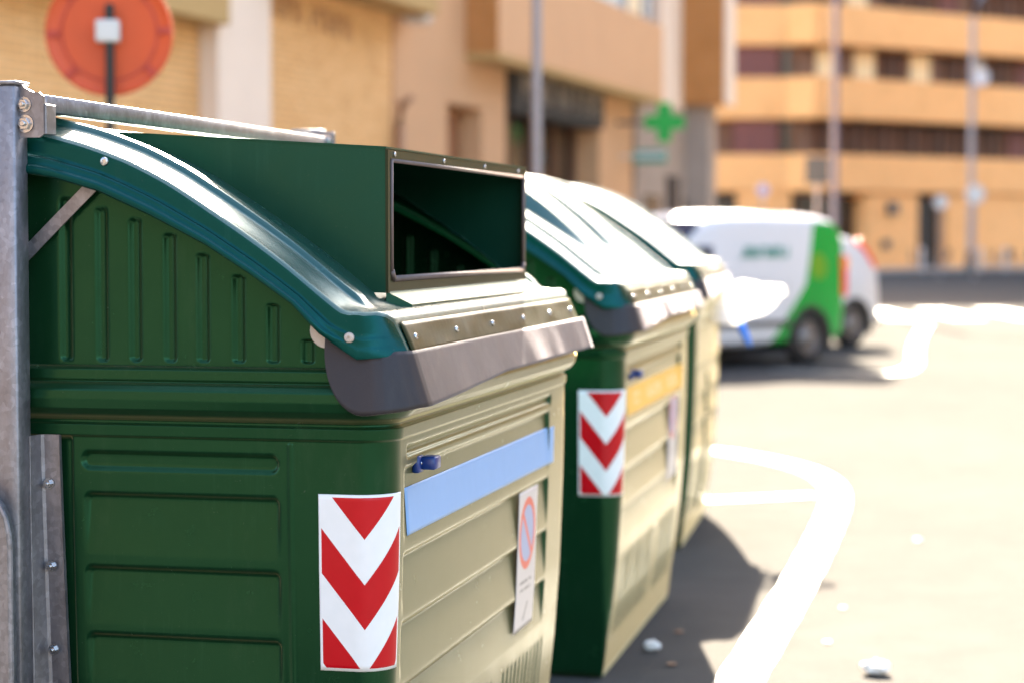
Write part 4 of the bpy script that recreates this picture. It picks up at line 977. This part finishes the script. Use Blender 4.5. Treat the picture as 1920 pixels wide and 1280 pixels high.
# green lettering on the van's side (soft shapes, unreadable in the photograph)
m=MB(); x=1.98; random.seed(9)
for i in range(7):
    y=W-.012; zc=1.34
    m.box(x-.09,x-.06,y-.0,y+.006,zc-.06,zc+.07); m.box(x-.06,x-.0,y,y+.006,zc+(.04 if i%2 else -.06),zc+(.07 if i%2 else -.03)); 
    if i%3: m.box(x-.02,x+.01,y,y+.006,zc-.06,zc+.05)
    x-=.125
m.build('side_lettering',M['teal'],van)
# second, lower white car further on
side2=[(0.0,.45,.95,.84,.02),(.05,.33,1.12,.92,.05),(.14,.28,1.24,.95,.10),(.3,.26,1.42,.98,.15),(.5,.24,1.54,1,.19),(.75,.24,1.60,1,.20),(1.2,.24,1.62,1,.21),(1.9,.24,1.60,1,.21),(2.3,.24,1.54,1,.20),(2.75,.24,1.28,1,.12),(3.05,.24,1.08,1,.05),(3.5,.26,1.0,.97,.04),(3.85,.30,.86,.90,.03),(3.98,.40,.66,.74,.02)]
car=vehicle('parked_car',(0,0,0),VR,'white hatchback parked behind the van, its rear with a high red light showing','car',dens(side2),1.72,M['carwhite'],(.66,3.2),.31,'car')
car.location=Vector((4.72,28.7,0))-fw*.66-lf*(1.72/2-.02)
W=1.72/2
for sy in (1,-1):
    m=MB(); pts=[(.03,sy*(W-.16),.98),(.10,sy*(W-.14),1.15),(.24,sy*(W-.17),1.34),(.36,sy*(W-.2),1.48)]; m.tube(pts,[.03,.045,.045,.03],10); m.build('tail_light',M['red_light'],car,smooth_=True)
    m=MB(); y0=sy*(W-.075); y1=sy*(W-.19); m.add([(.42,y0,1.06),(1.0,y0,1.02),(2.3,y0,1.02),(2.15,y1,1.42),(1.0,y1,1.46),(.62,y1,1.42),(.42,y0*.96,1.06),(1.0,y0*.96,1.02),(2.3,y0*.96,1.02),(2.15,y1*.96,1.42),(1.0,y1*.96,1.46),(.62,y1*.96,1.42)],[(0,1,4,5),(1,2,3,4),(6,11,10,7),(7,10,9,8),(0,6,7,1),(1,7,8,2),(2,8,9,3),(3,9,10,4),(4,10,11,5),(5,11,6,0)]); m.build('side_window',M['carglass'],car)
    vbox(car,'headlight',M['white'],3.72,3.86,min(sy*.5,sy*.74),max(sy*.5,sy*.74),.62,.78,.03)
m=MB(); m.add([(.10,-.6,1.14),(.10,.6,1.14),(.36,.55,1.49),(.36,-.55,1.49),(.14,-.6,1.12),(.14,.6,1.12),(.40,.55,1.47),(.40,-.55,1.47)],[(0,1,2,3),(4,7,6,5),(0,4,5,1),(1,5,6,2),(2,6,7,3),(3,7,4,0)]); m.build('rear_window',M['carglass'],car)
m=MB(); m.add([(2.32,-.62,1.54),(2.32,.62,1.54),(2.95,.72,1.14),(2.95,-.72,1.14),(2.3,-.6,1.5),(2.3,.6,1.5),(2.9,.7,1.10),(2.9,-.7,1.10)],[(0,1,2,3),(4,7,6,5),(0,4,5,1),(1,5,6,2),(2,6,7,3),(3,7,4,0)]); m.build('windscreen',M['carglass'],car)
vbox(car,'rear_bumper',M['carblack'],-.05,.14,-.78,.78,.30,.46,.04)
for o in list(bpy.data.objects):
    if o.name.startswith('wheel') and o.type=='EMPTY' and 'label' in o: del o['label']
